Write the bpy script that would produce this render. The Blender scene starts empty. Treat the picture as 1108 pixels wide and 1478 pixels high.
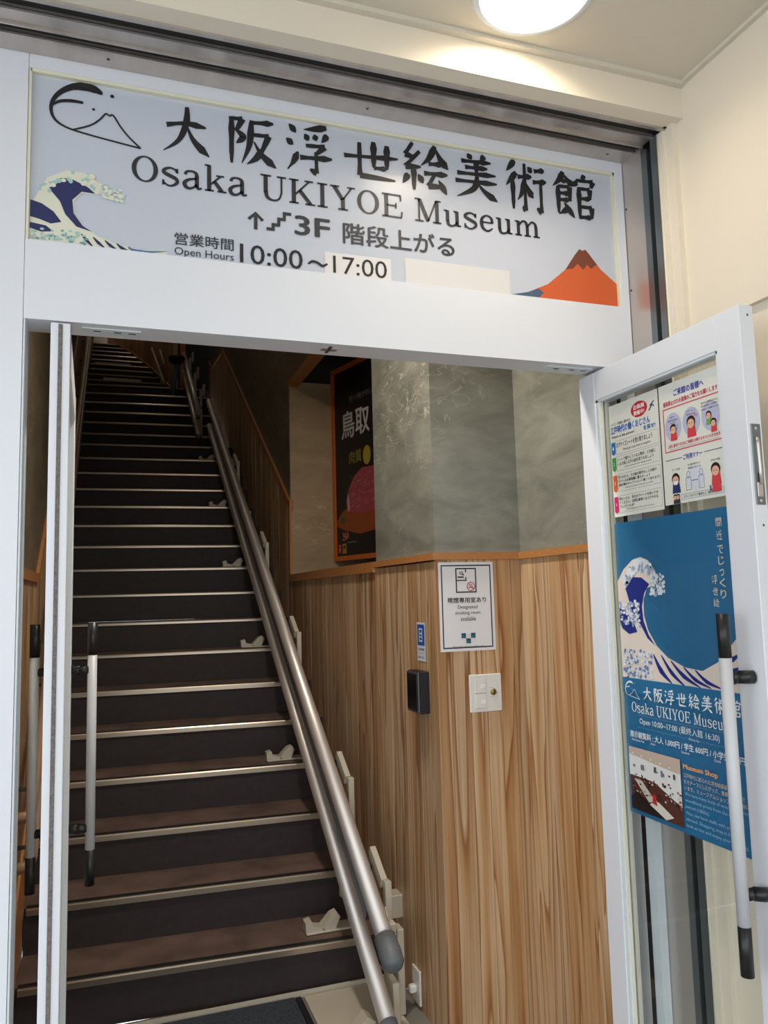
import bpy, math, random
from mathutils import Vector, Matrix
random.seed(7)
S = bpy.context.scene
COL = S.collection
# ------------------------------------------------------------------ camera
cd = bpy.data.cameras.new('camera')
cam = bpy.data.objects.new('camera', cd)
COL.objects.link(cam)
CAMR = Matrix(((0.944303, -0.010518, -0.328909), (-0.328073, -0.108114, -0.938445), (-0.025689, 0.994083, -0.105543)))
cam.matrix_world = Matrix.Translation((0, 0, 1.5)) @ CAMR.to_4x4()
cd.sensor_fit = 'VERTICAL'
cd.sensor_height = 36.0
cd.lens = 36.0 * 1125.73 / 1478.0
cd.clip_start = 0.02
S.camera = cam
# ------------------------------------------------------------------ world: bright overcast street light
W = bpy.data.worlds.new('world')
S.world = W
W.use_nodes = True
W.node_tree.nodes['Background'].inputs[0].default_value = (0.88, 0.94, 1.0, 1)
W.node_tree.nodes['Background'].inputs[1].default_value = 1.9
S.view_settings.view_transform = 'Standard'
S.view_settings.look = 'None'
S.view_settings.gamma = 1.0
S.view_settings.use_curve_mapping = False
S.view_settings.exposure = 0.45
DOWNLIGHT = 38.0      # emission of the entrance downlight
STAIRLAMP = 22.0       # emission of the lamps over the stairs
VESTLAMP = 330.0        # emission of the lamp over the vestibule

# ------------------------------------------------------------------ materials
def nt(name):
    m = bpy.data.materials.new(name); m.use_nodes = True
    t = m.node_tree
    return m, t, t.nodes['Principled BSDF']
def mat(name, col, rough=0.5, metal=0.0, spec=0.5, bump=0.0, bscale=60, var=0.0, vscale=8, stretch=(1, 1, 1), coat=0.0):
    m, t, b = nt(name)
    b.inputs['Base Color'].default_value = (*col, 1)
    b.inputs['Roughness'].default_value = rough
    b.inputs['Metallic'].default_value = metal
    b.inputs['Specular IOR Level'].default_value = spec
    b.inputs['Coat Weight'].default_value = coat
    if var or bump:
        tc = t.nodes.new('ShaderNodeTexCoord'); mp = t.nodes.new('ShaderNodeMapping')
        mp.inputs['Scale'].default_value = stretch
        t.links.new(tc.outputs['Object'], mp.inputs['Vector'])
    if var:
        n = t.nodes.new('ShaderNodeTexNoise'); n.inputs['Scale'].default_value = vscale
        n.inputs['Detail'].default_value = 6
        t.links.new(mp.outputs[0], n.inputs['Vector'])
        r = t.nodes.new('ShaderNodeValToRGB')
        r.color_ramp.elements[0].position = 0.3; r.color_ramp.elements[1].position = 0.7
        r.color_ramp.elements[0].color = (*[max(0, c * (1 - var)) for c in col], 1)
        r.color_ramp.elements[1].color = (*[min(1, c * (1 + var)) for c in col], 1)
        t.links.new(n.outputs['Fac'], r.inputs[0]); t.links.new(r.outputs[0], b.inputs['Base Color'])
    if bump:
        n2 = t.nodes.new('ShaderNodeTexNoise'); n2.inputs['Scale'].default_value = bscale
        t.links.new(mp.outputs[0], n2.inputs['Vector'])
        bp = t.nodes.new('ShaderNodeBump'); bp.inputs['Strength'].default_value = bump
        bp.inputs['Distance'].default_value = 0.002
        t.links.new(n2.outputs['Fac'], bp.inputs['Height']); t.links.new(bp.outputs[0], b.inputs['Normal'])
    return m
def srgb(r, g, b):
    f = lambda c: (c / 255 / 12.92) if c <= 10 else ((c / 255 + 0.055) / 1.055) ** 2.4
    return (f(r), f(g), f(b))
def emis(name, col, s):
    m, t, b = nt(name)
    b.inputs['Base Color'].default_value = (0.9, 0.9, 0.9, 1)
    b.inputs['Emission Color'].default_value = (*col, 1)
    b.inputs['Emission Strength'].default_value = s
    return m
def wood_mat(name, dark=1.0):
    m, t, b = nt(name)
    N = t.nodes; L = t.links
    tc = N.new('ShaderNodeTexCoord'); oi = N.new('ShaderNodeObjectInfo')
    off = N.new('ShaderNodeVectorMath'); off.operation = 'SCALE'; off.inputs[3].default_value = 37.0
    comb = N.new('ShaderNodeCombineXYZ')
    L.new(oi.outputs['Random'], comb.inputs[0]); L.new(oi.outputs['Random'], comb.inputs[1]); L.new(oi.outputs['Random'], comb.inputs[2])
    L.new(comb.outputs[0], off.inputs[0])
    add = N.new('ShaderNodeVectorMath'); add.operation = 'ADD'
    L.new(tc.outputs['Object'], add.inputs[0]); L.new(off.outputs[0], add.inputs[1])
    mp = N.new('ShaderNodeMapping'); mp.inputs['Scale'].default_value = (9, 9, 0.42)
    L.new(add.outputs[0], mp.inputs['Vector'])
    n1 = N.new('ShaderNodeTexNoise'); n1.inputs['Scale'].default_value = 1.0; n1.inputs['Detail'].default_value = 2.5; n1.inputs['Distortion'].default_value = 0.4
    L.new(mp.outputs[0], n1.inputs['Vector'])
    mul = N.new('ShaderNodeMath'); mul.operation = 'MULTIPLY'; mul.inputs[1].default_value = 8.0
    L.new(n1.outputs['Fac'], mul.inputs[0])
    fr = N.new('ShaderNodeMath'); fr.operation = 'FRACT'; L.new(mul.outputs[0], fr.inputs[0])
    ramp = N.new('ShaderNodeValToRGB'); e = ramp.color_ramp.elements
    e[0].position = 0.0; e[0].color = (*srgb(208, 182, 150), 1)
    e[1].position = 1.0; e[1].color = (*srgb(206, 180, 148), 1)
    for p, c in ((0.45, (200, 170, 134)), (0.78, (184, 146, 104)), (0.93, (150, 104, 64))):
        x = e.new(p); x.color = (*srgb(*c), 1)
    L.new(fr.outputs[0], ramp.inputs[0])
    mp2 = N.new('ShaderNodeMapping'); mp2.inputs['Scale'].default_value = (160, 160, 2.2)
    L.new(add.outputs[0], mp2.inputs['Vector'])
    n2 = N.new('ShaderNodeTexNoise'); n2.inputs['Scale'].default_value = 1.0; n2.inputs['Detail'].default_value = 4
    L.new(mp2.outputs[0], n2.inputs['Vector'])
    r2 = N.new('ShaderNodeValToRGB')
    r2.color_ramp.elements[0].position = 0.3; r2.color_ramp.elements[0].color = (0.72, 0.66, 0.6, 1)
    r2.color_ramp.elements[1].position = 0.62; r2.color_ramp.elements[1].color = (1.05, 1.04, 1.02, 1)
    L.new(n2.outputs['Fac'], r2.inputs[0])
    mx = N.new('ShaderNodeMix'); mx.data_type = 'RGBA'; mx.blend_type = 'MULTIPLY'; mx.inputs[0].default_value = 0.8
    L.new(ramp.outputs[0], mx.inputs[6]); L.new(r2.outputs[0], mx.inputs[7])
    # tone of the single plank
    r3 = N.new('ShaderNodeValToRGB'); e3 = r3.color_ramp.elements
    r3.color_ramp.interpolation = 'CONSTANT'
    tones = [(0.86, 0.80, 0.74), (1.0, 0.95, 0.9), (0.78, 0.66, 0.55), (1.04, 1.02, 1.0), (0.88, 0.74, 0.6), (0.95, 0.93, 0.93)]
    e3[0].position = 0; e3[0].color = (*tones[0], 1); e3[1].position = 0.17; e3[1].color = (*tones[1], 1)
    for i in range(2, 6):
        x = e3.new(i / 6.0); x.color = (*tones[i], 1)
    L.new(oi.outputs['Random'], r3.inputs[0])
    mx2 = N.new('ShaderNodeMix'); mx2.data_type = 'RGBA'; mx2.blend_type = 'MULTIPLY'; mx2.inputs[0].default_value = 1.0
    L.new(mx.outputs[2], mx2.inputs[6]); L.new(r3.outputs[0], mx2.inputs[7])
    mx3 = N.new('ShaderNodeMix'); mx3.data_type = 'RGBA'; mx3.blend_type = 'MULTIPLY'; mx3.inputs[0].default_value = 1.0
    mx3.inputs[7].default_value = (dark, dark, dark, 1)
    L.new(mx2.outputs[2], mx3.inputs[6])
    L.new(mx3.outputs[2], b.inputs['Base Color'])
    b.inputs['Roughness'].default_value = 0.42
    return m
def stone_mat(name, c0, c1, vein):
    m, t, b = nt(name)
    N = t.nodes; L = t.links
    tc = N.new('ShaderNodeTexCoord')
    mp = N.new('ShaderNodeMapping'); mp.inputs['Scale'].default_value = (2.2, 2.2, 5.5); mp.inputs['Rotation'].default_value = (0.5, 0.12, 0.0)
    L.new(tc.outputs['Object'], mp.inputs['Vector'])
    n1 = N.new('ShaderNodeTexNoise'); n1.inputs['Scale'].default_value = 1.6; n1.inputs['Detail'].default_value = 10; n1.inputs['Roughness'].default_value = 0.62; n1.inputs['Distortion'].default_value = 0.5
    L.new(mp.outputs[0], n1.inputs['Vector'])
    r = N.new('ShaderNodeValToRGB'); r.color_ramp.elements[0].position = 0.3; r.color_ramp.elements[1].position = 0.72
    r.color_ramp.elements[0].color = (*c0, 1); r.color_ramp.elements[1].color = (*c1, 1)
    L.new(n1.outputs['Fac'], r.inputs[0])
    n2 = N.new('ShaderNodeTexNoise'); n2.inputs['Scale'].default_value = 2.3; n2.inputs['Detail'].default_value = 8; n2.inputs['Distortion'].default_value = 1.6
    L.new(mp.outputs[0], n2.inputs['Vector'])
    sub = N.new('ShaderNodeMath'); sub.operation = 'SUBTRACT'; sub.inputs[1].default_value = 0.5
    L.new(n2.outputs['Fac'], sub.inputs[0])
    ab = N.new('ShaderNodeMath'); ab.operation = 'ABSOLUTE'; L.new(sub.outputs[0], ab.inputs[0])
    r2 = N.new('ShaderNodeValToRGB'); r2.color_ramp.elements[0].position = 0.0; r2.color_ramp.elements[0].color = (1, 1, 1, 1)
    r2.color_ramp.elements[1].position = 0.012; r2.color_ramp.elements[1].color = (0, 0, 0, 1)
    L.new(ab.outputs[0], r2.inputs[0])
    n3 = N.new('ShaderNodeTexNoise'); n3.inputs['Scale'].default_value = 2.0
    L.new(tc.outputs['Object'], n3.inputs['Vector'])
    r4 = N.new('ShaderNodeValToRGB'); r4.color_ramp.elements[0].position = 0.5; r4.color_ramp.elements[1].position = 0.62
    L.new(n3.outputs['Fac'], r4.inputs[0])
    mm = N.new('ShaderNodeMath'); mm.operation = 'MULTIPLY'
    L.new(r2.outputs[0], mm.inputs[0]); L.new(r4.outputs[0], mm.inputs[1])
    mx = N.new('ShaderNodeMix'); mx.data_type = 'RGBA'
    L.new(mm.outputs[0], mx.inputs[0]); L.new(r.outputs[0], mx.inputs[6]); mx.inputs[7].default_value = (*vein, 1)
    L.new(mx.outputs[2], b.inputs['Base Color'])
    b.inputs['Roughness'].default_value = 0.4
    bp = N.new('ShaderNodeBump'); bp.inputs['Strength'].default_value = 0.25; bp.inputs['Distance'].default_value = 0.004
    L.new(n1.outputs['Fac'], bp.inputs['Height']); L.new(bp.outputs[0], b.inputs['Normal'])
    return m
def glass_mat(name):
    m, t, b = nt(name)
    t.nodes.remove(b)
    out = t.nodes['Material Output']
    tr = t.nodes.new('ShaderNodeBsdfTransparent'); tr.inputs[0].default_value = (0.98, 0.99, 0.985, 1)
    gl = t.nodes.new('ShaderNodeBsdfGlossy'); gl.inputs['Roughness'].default_value = 0.02
    lw = t.nodes.new('ShaderNodeLayerWeight')
    pw = t.nodes.new('ShaderNodeMath'); pw.operation = 'POWER'; pw.inputs[1].default_value = 5.0
    fr = t.nodes.new('ShaderNodeMath'); fr.operation = 'MULTIPLY_ADD'; fr.inputs[1].default_value = 0.9; fr.inputs[2].default_value = 0.03
    t.links.new(lw.outputs['Facing'], pw.inputs[0]); t.links.new(pw.outputs[0], fr.inputs[0])
    mx = t.nodes.new('ShaderNodeMixShader')
    t.links.new(fr.outputs[0], mx.inputs[0]); t.links.new(tr.outputs[0], mx.inputs[1]); t.links.new(gl.outputs[0], mx.inputs[2])
    t.links.new(mx.outputs[0], out.inputs[0])
    return m

M = dict(
    white=mat('white_paint', srgb(222, 224, 230), 0.32, spec=0.5),
    white2=mat('white_frame_edge', srgb(216, 224, 228), 0.35),
    signwhite=mat('sign_sheet', srgb(196, 201, 213), 0.22, spec=0.6),
    cream=mat('cream_wall', srgb(226, 216, 198), 0.55, bump=0.05, bscale=200),
    ceil=mat('cream_ceiling', srgb(214, 206, 190), 0.6),
    bead=mat('cream_bead', srgb(226, 222, 200), 0.4),
    steel=mat('stainless', srgb(196, 188, 182), 0.32, metal=0.75, var=0.07, vscale=5, stretch=(6, 1, 0.3)),
    tube=mat('brushed_tube', srgb(214, 206, 198), 0.42, metal=0.7),
    alu=mat('grey_aluminium', srgb(120, 128, 132), 0.35, metal=0.8),
    gun=mat('gunmetal', srgb(70, 76, 82), 0.4, metal=0.6),
    black=mat('black_gasket', srgb(14, 14, 16), 0.5),
    blackgloss=mat('black_gloss', srgb(12, 12, 14), 0.15),
    blackgrip=mat('black_grip', srgb(22, 23, 25), 0.38),
    fuzz=mat('pile_strip', srgb(112, 106, 104), 0.95, var=0.35, vscale=220),
    greybar=mat('grey_bar', srgb(196, 197, 200), 0.4),
    glass=glass_mat('door_glass'),
    wood=wood_mat('cedar_plank'),
    trimw=mat('timber_trim', srgb(176, 118, 66), 0.4, var=0.12, vscale=10, stretch=(3, 3, 20)),
    rail=mat('wood_handrail', srgb(150, 118, 92), 0.35),
    stone=stone_mat('grey_stone', srgb(106, 105, 94), srgb(152, 150, 136), srgb(190, 188, 172)),
    stone2=stone_mat('brown_stone', srgb(96, 84, 66), srgb(132, 118, 96), srgb(172, 158, 136)),
    beigewall=stone_mat('beige_stone', srgb(150, 128, 96), srgb(176, 152, 118), srgb(190, 170, 138)),
    riser=mat('stair_riser_shaded', srgb(42, 33, 31), 0.7, var=0.2, vscale=30),  # riser colour darkened to carry its shade
    tread=mat('stair_tile_lit', srgb(98, 78, 68), 0.6, var=0.38, vscale=7, bump=0.2, bscale=90),  # tread colour lightened for the light from above
    nose=mat('nosing_metal', srgb(176, 160, 142), 0.3, metal=0.9),
    mat=mat('mat_pile', srgb(46, 52, 60), 0.95, var=0.5, vscale=160, bump=0.4, bscale=300),
    floor=mat('floor_tile', srgb(120, 114, 106), 0.6, var=0.1),
    street=mat('pavement', srgb(150, 150, 148), 0.8, var=0.1),
    beigeplastic=mat('beige_metal', srgb(186, 176, 158), 0.4),
    greycap=mat('grey_rubber', srgb(96, 100, 104), 0.5),
    plate=mat('switch_plate', srgb(226, 224, 218), 0.35),
    cable=mat('grey_cable', srgb(150, 148, 146), 0.5),
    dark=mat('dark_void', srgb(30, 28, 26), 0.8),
    darkgrey=mat('dark_grey', srgb(58, 56, 54), 0.7),
    brass=mat('brass', srgb(150, 134, 90), 0.35, metal=0.8),
    lamp=emis('downlight_glow', (1.0, 0.86, 0.66), DOWNLIGHT),
    lamp2=emis('stair_lamp_glow', (1.0, 0.9, 0.76), STAIRLAMP),
    lamp3=emis('vestibule_lamp_glow', (1.0, 0.93, 0.83), VESTLAMP),
    orange=mat('orange_frame', srgb(200, 104, 40), 0.4),
)
PR = {}
def pm(r, g, b):      # printed ink
    k = (r, g, b)
    if k not in PR:
        PR[k] = mat('ink_%02x%02x%02x' % k, srgb(r, g, b), 0.4)
    return PR[k]

# ------------------------------------------------------------------ builders
MW = {}
class MB:
    def __init__(s): s.v = []; s.f = []; s.mi = []; s.cur = 0; s.sm = []
    def add(s, vs, fs, smooth=False):
        o = len(s.v); s.v += [tuple(p) for p in vs]
        for f in fs: s.f.append([i + o for i in f]); s.mi.append(s.cur); s.sm.append(smooth)
        return s
    def box(s, x0, y0, z0, x1, y1, z1):
        x0, x1 = sorted((x0, x1)); y0, y1 = sorted((y0, y1)); z0, z1 = sorted((z0, z1))
        vs = [(x, y, z) for z in (z0, z1) for y in (y0, y1) for x in (x0, x1)]
        return s.add(vs, [(0, 2, 3, 1), (4, 5, 7, 6), (0, 1, 5, 4), (2, 6, 7, 3), (0, 4, 6, 2), (1, 3, 7, 5)])
    def bbox(s, x0, y0, z0, x1, y1, z1, b):      # box with chamfered vertical and horizontal edges
        x0, x1 = sorted((x0, x1)); y0, y1 = sorted((y0, y1)); z0, z1 = sorted((z0, z1))
        rings = []
        for z, i in ((z0, b), (z0 + b, 0), (z1 - b, 0), (z1, b)):
            X0, X1, Y0, Y1 = x0 + i, x1 - i, y0 + i, y1 - i
            rings.append([(X0 + b, Y0, z), (X1 - b, Y0, z), (X1, Y0 + b, z), (X1, Y1 - b, z), (X1 - b, Y1, z), (X0 + b, Y1, z), (X0, Y1 - b, z), (X0, Y0 + b, z)])
        vs = [p for r in rings for p in r]; fs = [tuple(range(7, -1, -1)), tuple(range(24, 32))]
        for r in range(3):
            for i in range(8):
                j = (i + 1) % 8; fs.append((r * 8 + i, r * 8 + j, r * 8 + 8 + j, r * 8 + 8 + i))
        return s.add(vs, fs)
    def prism(s, poly, fn):      # fn(a,b,t) -> point; poly ccw 2D, t 0 front, 1 back
        n = len(poly)
        vs = [fn(a, b, 0) for a, b in poly] + [fn(a, b, 1) for a, b in poly]
        fs = [tuple(range(n)), tuple(range(2 * n - 1, n - 1, -1))] + [(i, i + n, (i + 1) % n + n, (i + 1) % n) for i in range(n)]
        return s.add(vs, fs)
    def tube(s, pts, r, n=16, caps=True, r2=None):
        pts = [Vector(p) for p in pts]; vs = []; fs = []
        for i, p in enumerate(pts):
            if i == 0: d = pts[1] - p
            elif i == len(pts) - 1: d = p - pts[i - 1]
            else: d = (pts[i + 1] - p).normalized() + (p - pts[i - 1]).normalized()
            d.normalize()
            a = Vector((0, 0, 1)) if abs(d.z) < 0.9 else Vector((0, 1, 0))
            u = d.cross(a).normalized(); w = u.cross(d)
            rr = r if r2 is None else r + (r2 - r) * i / (len(pts) - 1)
            if isinstance(rr, (list, tuple)): rr = rr[i]
            for k in range(n):
                t = 2 * math.pi * k / n
                vs.append(p + (u * math.cos(t) + w * math.sin(t)) * rr)
        for i in range(len(pts) - 1):
            for k in range(n):
                j = (k + 1) % n
                fs.append((i * n + k, i * n + j, (i + 1) * n + j, (i + 1) * n + k))
        s.add(vs, fs, True)
        if caps:
            o = len(s.v) - len(vs)
            s.f.append([o + k for k in range(n - 1, -1, -1)]); s.mi.append(s.cur); s.sm.append(False)
            o = len(s.v) - n
            s.f.append([o + k for k in range(n)]); s.mi.append(s.cur); s.sm.append(False)
        return s
    def lathe(s, c, axis, prof, n=24):      # prof: (distance along axis, radius)
        c = Vector(c); d = Vector(axis).normalized()
        a = Vector((0, 0, 1)) if abs(d.z) < 0.9 else Vector((0, 1, 0))
        u = d.cross(a).normalized(); w = u.cross(d); vs = []; fs = []
        for t, r in prof:
            for k in range(n):
                q = 2 * math.pi * k / n
                vs.append(c + d * t + (u * math.cos(q) + w * math.sin(q)) * r)
        for i in range(len(prof) - 1):
            for k in range(n):
                j = (k + 1) % n
                fs.append((i * n + k, i * n + j, (i + 1) * n + j, (i + 1) * n + k))
        return s.add(vs, fs, True)
    def build(s, name, mats, parent=None, local=False, auto=False):
        me = bpy.data.meshes.new(name)
        vs = s.v
        if parent is not None and not local:
            inv = MW[parent.name].inverted(); vs = [inv @ Vector(v) for v in vs]
        me.from_pydata([tuple(v) for v in vs], [], s.f)
        if not isinstance(mats, (list, tuple)): mats = [mats]
        for m in mats: me.materials.append(m)
        me.polygons.foreach_set('material_index', s.mi)
        me.polygons.foreach_set('use_smooth', s.sm)
        me.update()
        o = bpy.data.objects.new(name, me); COL.objects.link(o)
        if parent is not None:
            o.parent = parent; MW[o.name] = MW[parent.name].copy()
        else: MW[o.name] = Matrix.Identity(4)
        return o
def thing(name, label, cat, loc=(0, 0, 0), rot=0, group=None, kind=None):
    o = bpy.data.objects.new(name, None); COL.objects.link(o)
    o.location = loc; o.rotation_euler = (0, 0, rot); o.empty_display_size = 0.05
    MW[o.name] = Matrix.Translation(loc) @ Matrix.Rotation(rot, 4, 'Z')
    if label: o['label'] = label
    if cat: o['category'] = cat
    if group: o['group'] = group
    if kind: o['kind'] = kind
    return o
def tag(o, label=None, cat=None, group=None, kind=None):
    if label: o['label'] = label
    if cat: o['category'] = cat
    if group: o['group'] = group
    if kind: o['kind'] = kind
    return o
def struct(name, label=None, loc=(0, 0, 0)): return thing(name, label, None, loc, kind='structure')

# ------------------------------------------------------------------ flat print on a surface
class Fr:
    def __init__(s, o, u, v, k=1.0):
        s.o = Vector(o); s.u = Vector(u).normalized(); s.v = Vector(v).normalized(); s.n = s.u.cross(s.v); s.k = k
    def P(s, a, b, d=0): return s.o + s.u * (a * s.k) + s.v * (b * s.k) + s.n * d
_tc = {}
def glyphs(body, bold=0.0, sp=1.0):
    if bold > 0:
        v, f = glyphs(body, 0.0, sp); d = bold * 1.0
        return merge([([(p[0] + dx * d, p[1] + dy * d, k_ * 4e-5) for p in v], f) for k_, (dx, dy) in enumerate(((-1, 0), (1, 0), (0, .8), (0, -.8)))])
    k = (body, bold, sp)
    if k not in _tc:
        c = bpy.data.curves.new('t', 'FONT'); c.body = body; c.size = 1.0; c.offset = bold; c.resolution_u = 3; c.space_character = sp
        o = bpy.data.objects.new('t', c); COL.objects.link(o)
        dg = bpy.context.evaluated_depsgraph_get()
        me = bpy.data.meshes.new_from_object(o.evaluated_get(dg))
        vs = [(v.co.x, v.co.y) for v in me.vertices]; fs = [tuple(p.vertices) for p in me.polygons]
        bpy.data.meshes.remove(me); bpy.data.objects.remove(o); bpy.data.curves.remove(c)
        _tc[k] = (vs, fs)
    return _tc[k]
def fit(gl, x0, y0, x1, y1, keep=False):
    vs, fs = gl
    if not vs: return gl
    ax = min(v[0] for v in vs); bx = max(v[0] for v in vs); ay = min(v[1] for v in vs); by = max(v[1] for v in vs)
    sx = (x1 - x0) / max(bx - ax, 1e-6); sy = (y1 - y0) / max(by - ay, 1e-6)
    return ([(x0 + (v[0] - ax) * sx, y0 + (v[1] - ay) * sy) + tuple(v[2:]) for v in vs], fs)
class Print:
    """flat inks on one face; every colour becomes one thin part of the sheet"""
    def __init__(s, fr, parent, base=0.0006): s.fr = fr; s.p = parent; s.m = {}; s.base = base; s.c = 0
    def mb(s, name, col, lay):
        k = (name, col, lay)
        if k not in s.m: s.m[k] = MB()
        return s.m[k]
    def poly(s, pts, col, lay=0, name='print'):
        s.c = (s.c + 1) % 30; d = s.base + lay * 0.0005 + s.c * 1.4e-5
        s.mb(name, col, lay).add([s.fr.P(a, b, d) for a, b in pts], [tuple(range(len(pts)))])
    def rect(s, x0, y0, x1, y1, col, lay=0, name='print'): s.poly([(x0, y0), (x1, y0), (x1, y1), (x0, y1)], col, lay, name)
    def frame(s, x0, y0, x1, y1, w, col, lay=0, name='print'):
        s.rect(x0, y0, x1, y0 + w, col, lay, name); s.rect(x0, y1 - w, x1, y1, col, lay, name)
        s.rect(x0, y0 + w, x0 + w, y1 - w, col, lay, name); s.rect(x1 - w, y0 + w, x1, y1 - w, col, lay, name)
    def ell(s, cx, cy, rx, ry, col, lay=0, name='print', n=24):
        s.poly([(cx + rx * math.cos(2 * math.pi * i / n), cy + ry * math.sin(2 * math.pi * i / n)) for i in range(n)], col, lay, name)
    def ring(s, cx, cy, rx, ry, w, col, lay=0, name='print', n=28):
        d = s.base + lay * 0.0005; vs = []
        for i in range(n):
            t = 2 * math.pi * i / n
            vs += [s.fr.P(cx + rx * math.cos(t), cy + ry * math.sin(t), d), s.fr.P(cx + (rx - w) * math.cos(t), cy + (ry - w) * math.sin(t), d)]
        s.mb(name, col, lay).add(vs, [(2 * i, 2 * ((i + 1) % n), 2 * ((i + 1) % n) + 1, 2 * i + 1) for i in range(n)])
    def line(s, pts, w, col, lay=0, name='print', smooth=0):
        v, f = ribbon(pts, w if isinstance(w, (list, tuple)) else [w] * len(pts), smooth)
        s.c = (s.c + 1) % 30; d = s.base + lay * 0.0005 + s.c * 1.4e-5
        s.mb(name, col, lay).add([s.fr.P(a, b, d) for a, b in v], f)
    def gl(s, g, col, lay=1, name='lettering'):
        vs, fs = g; d = s.base + lay * 0.0005
        s.m[(name, col, lay, len(s.m))] = q = MB()
        q.add([s.fr.P(v[0], v[1], d + (v[2] if len(v) > 2 else 0)) for v in vs], fs)
    def text(s, body, x0, y0, x1, y1, col, bold=0.0, lay=1, name='lettering', sp=1.0): s.gl(fit(glyphs(body, bold, sp), x0, y0, x1, y1), col, lay, name)
    def done(s, labels={}):
        for key, mb in s.m.items():
            name, col, lay = key[:3]
            o = mb.build(name, pm(*col), s.p)
            if name in labels: o['label'] = labels[name]
            if name in ('foam_print', 'salt_print'): o['kind'] = 'stuff'
def cr(pts, ws, sm):
    if not sm or len(pts) < 3: return pts, ws
    P = []; Wd = []
    n = len(pts)
    for i in range(n - 1):
        p0 = pts[max(i - 1, 0)]; p1 = pts[i]; p2 = pts[i + 1]; p3 = pts[min(i + 2, n - 1)]
        for k in range(sm):
            t = k / sm
            P.append(tuple(0.5 * (2 * p1[j] + (p2[j] - p0[j]) * t + (2 * p0[j] - 5 * p1[j] + 4 * p2[j] - p3[j]) * t * t + (3 * p1[j] - p0[j] - 3 * p2[j] + p3[j]) * t ** 3) for j in (0, 1)))
            Wd.append(ws[i] + (ws[i + 1] - ws[i]) * t)
    P.append(pts[-1]); Wd.append(ws[-1])
    return P, Wd
def ribbon(pts, ws, smooth=0):
    pts, ws = cr(pts, ws, smooth)
    vs = []; n = len(pts)
    for i in range(n):
        a = pts[max(i - 1, 0)]; b = pts[min(i + 1, n - 1)]
        dx, dy = b[0] - a[0], b[1] - a[1]; l = math.hypot(dx, dy) or 1
        nx, ny = -dy / l, dx / l; w = ws[i] / 2
        vs += [(pts[i][0] + nx * w, pts[i][1] + ny * w), (pts[i][0] - nx * w, pts[i][1] - ny * w)]
    return vs, [(2 * i, 2 * i + 1, 2 * i + 3, 2 * i + 2) for i in range(n - 1)]
def merge(parts):
    V = []; F = []
    for vs, fs in parts:
        o = len(V); V += vs; F += [tuple(i + o for i in f) for f in fs]
    return V, F
# brush-written characters (strokes on a 100 grid, written out here by hand)
KJ = {
 '大': 'a12,56 50,64 90,61|b52,96 51,66 36,30 6,6|c51,62 66,32 97,6',
 '阪': 'h8,88 34,91 22,66|d20,68 35,56 22,42|v13,91 13,2|a48,86 94,91|b51,87 47,42 32,4|h54,63 85,65 70,30|b72,36 60,18 42,4|c56,50 70,27 99,4',
 '浮': 'd8,92 22,78|d2,64 16,54|e4,6 16,22 26,42|b86,96 60,90 38,86|d40,78 48,66|d60,80 64,68|b88,82 75,66|h42,56 82,59 64,43|k63,46 64,6 50,12|a30,32 97,37',
 '世': 'a2,52 98,62|k29,86 29,13 92,12|v54,92 54,34|v78,88 77,34|a54,34 77,35',
 '絵': 'k26,97 10,72 30,68|k40,82 10,48 42,51|v27,50 27,4|b16,34 4,14|d36,36 46,20|b72,97 60,72 42,54|c72,94 83,72 99,54|a58,60 86,62|a48,40 97,43|k70,40 56,16 86,18|d78,30 94,4',
 '美': 'd32,98 41,86|b70,98 60,86|a18,80 84,84|a26,67 76,70|a8,52 94,57|v51,82 51,55|a4,35 96,39|b52,50 44,22 6,0|c52,36 68,18 96,0',
 '術': 'b24,97 4,74|b27,74 2,46|v18,60 18,2|a30,66 64,70|k47,94 47,2 40,10|b46,62 40,38 28,20|c48,58 57,40 66,28|d55,88 65,78|a70,82 95,86|a66,60 99,64|k85,62 85,2 74,10',
 '館': 'b27,98 18,80 2,64|c27,94 38,80 52,70|d27,82 30,73|v14,66 14,8|h14,65 41,67 41,36|a16,51 39,52|a16,37 39,38|e14,6 24,12 36,20|d27,32 50,2|d73,99 77,88|d57,84 54,70|h57,84 98,86 92,72|v63,70 63,2|h63,67 89,68 88,46|a63,46 89,47|h63,28 92,29 91,6|a63,6 91,7',
 '間': 'v10,95 10,2|h10,92 42,92 42,62|a12,78 40,78|a12,63 40,63|v58,92 58,62|h58,92 92,92 92,2|a60,78 90,78|a60,63 90,63|v34,48 34,8|h34,47 68,47 68,8|a34,28 68,28|a34,9 68,9',
 '近': 'd8,90 20,78|h4,60 24,60 12,30|c6,22 30,8 98,4|b84,94 60,86 44,84|b46,84 44,54 34,24|a46,58 94,60|v72,58 72,16',
}
PROF = {'a': (9, 6, 7, 11, 3), 'b': (7, 12, 10, 6, 1), 'c': (2, 6, 10, 14, 1), 'd': (2, 8, 12, 9, 2), 'v': (6, 11, 8, 8, 4), 'h': (6, 7, 11, 8, 2), 'k': (6, 11, 9, 9, 1), 'e': (2, 4, 9, 12, 3)}
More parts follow.
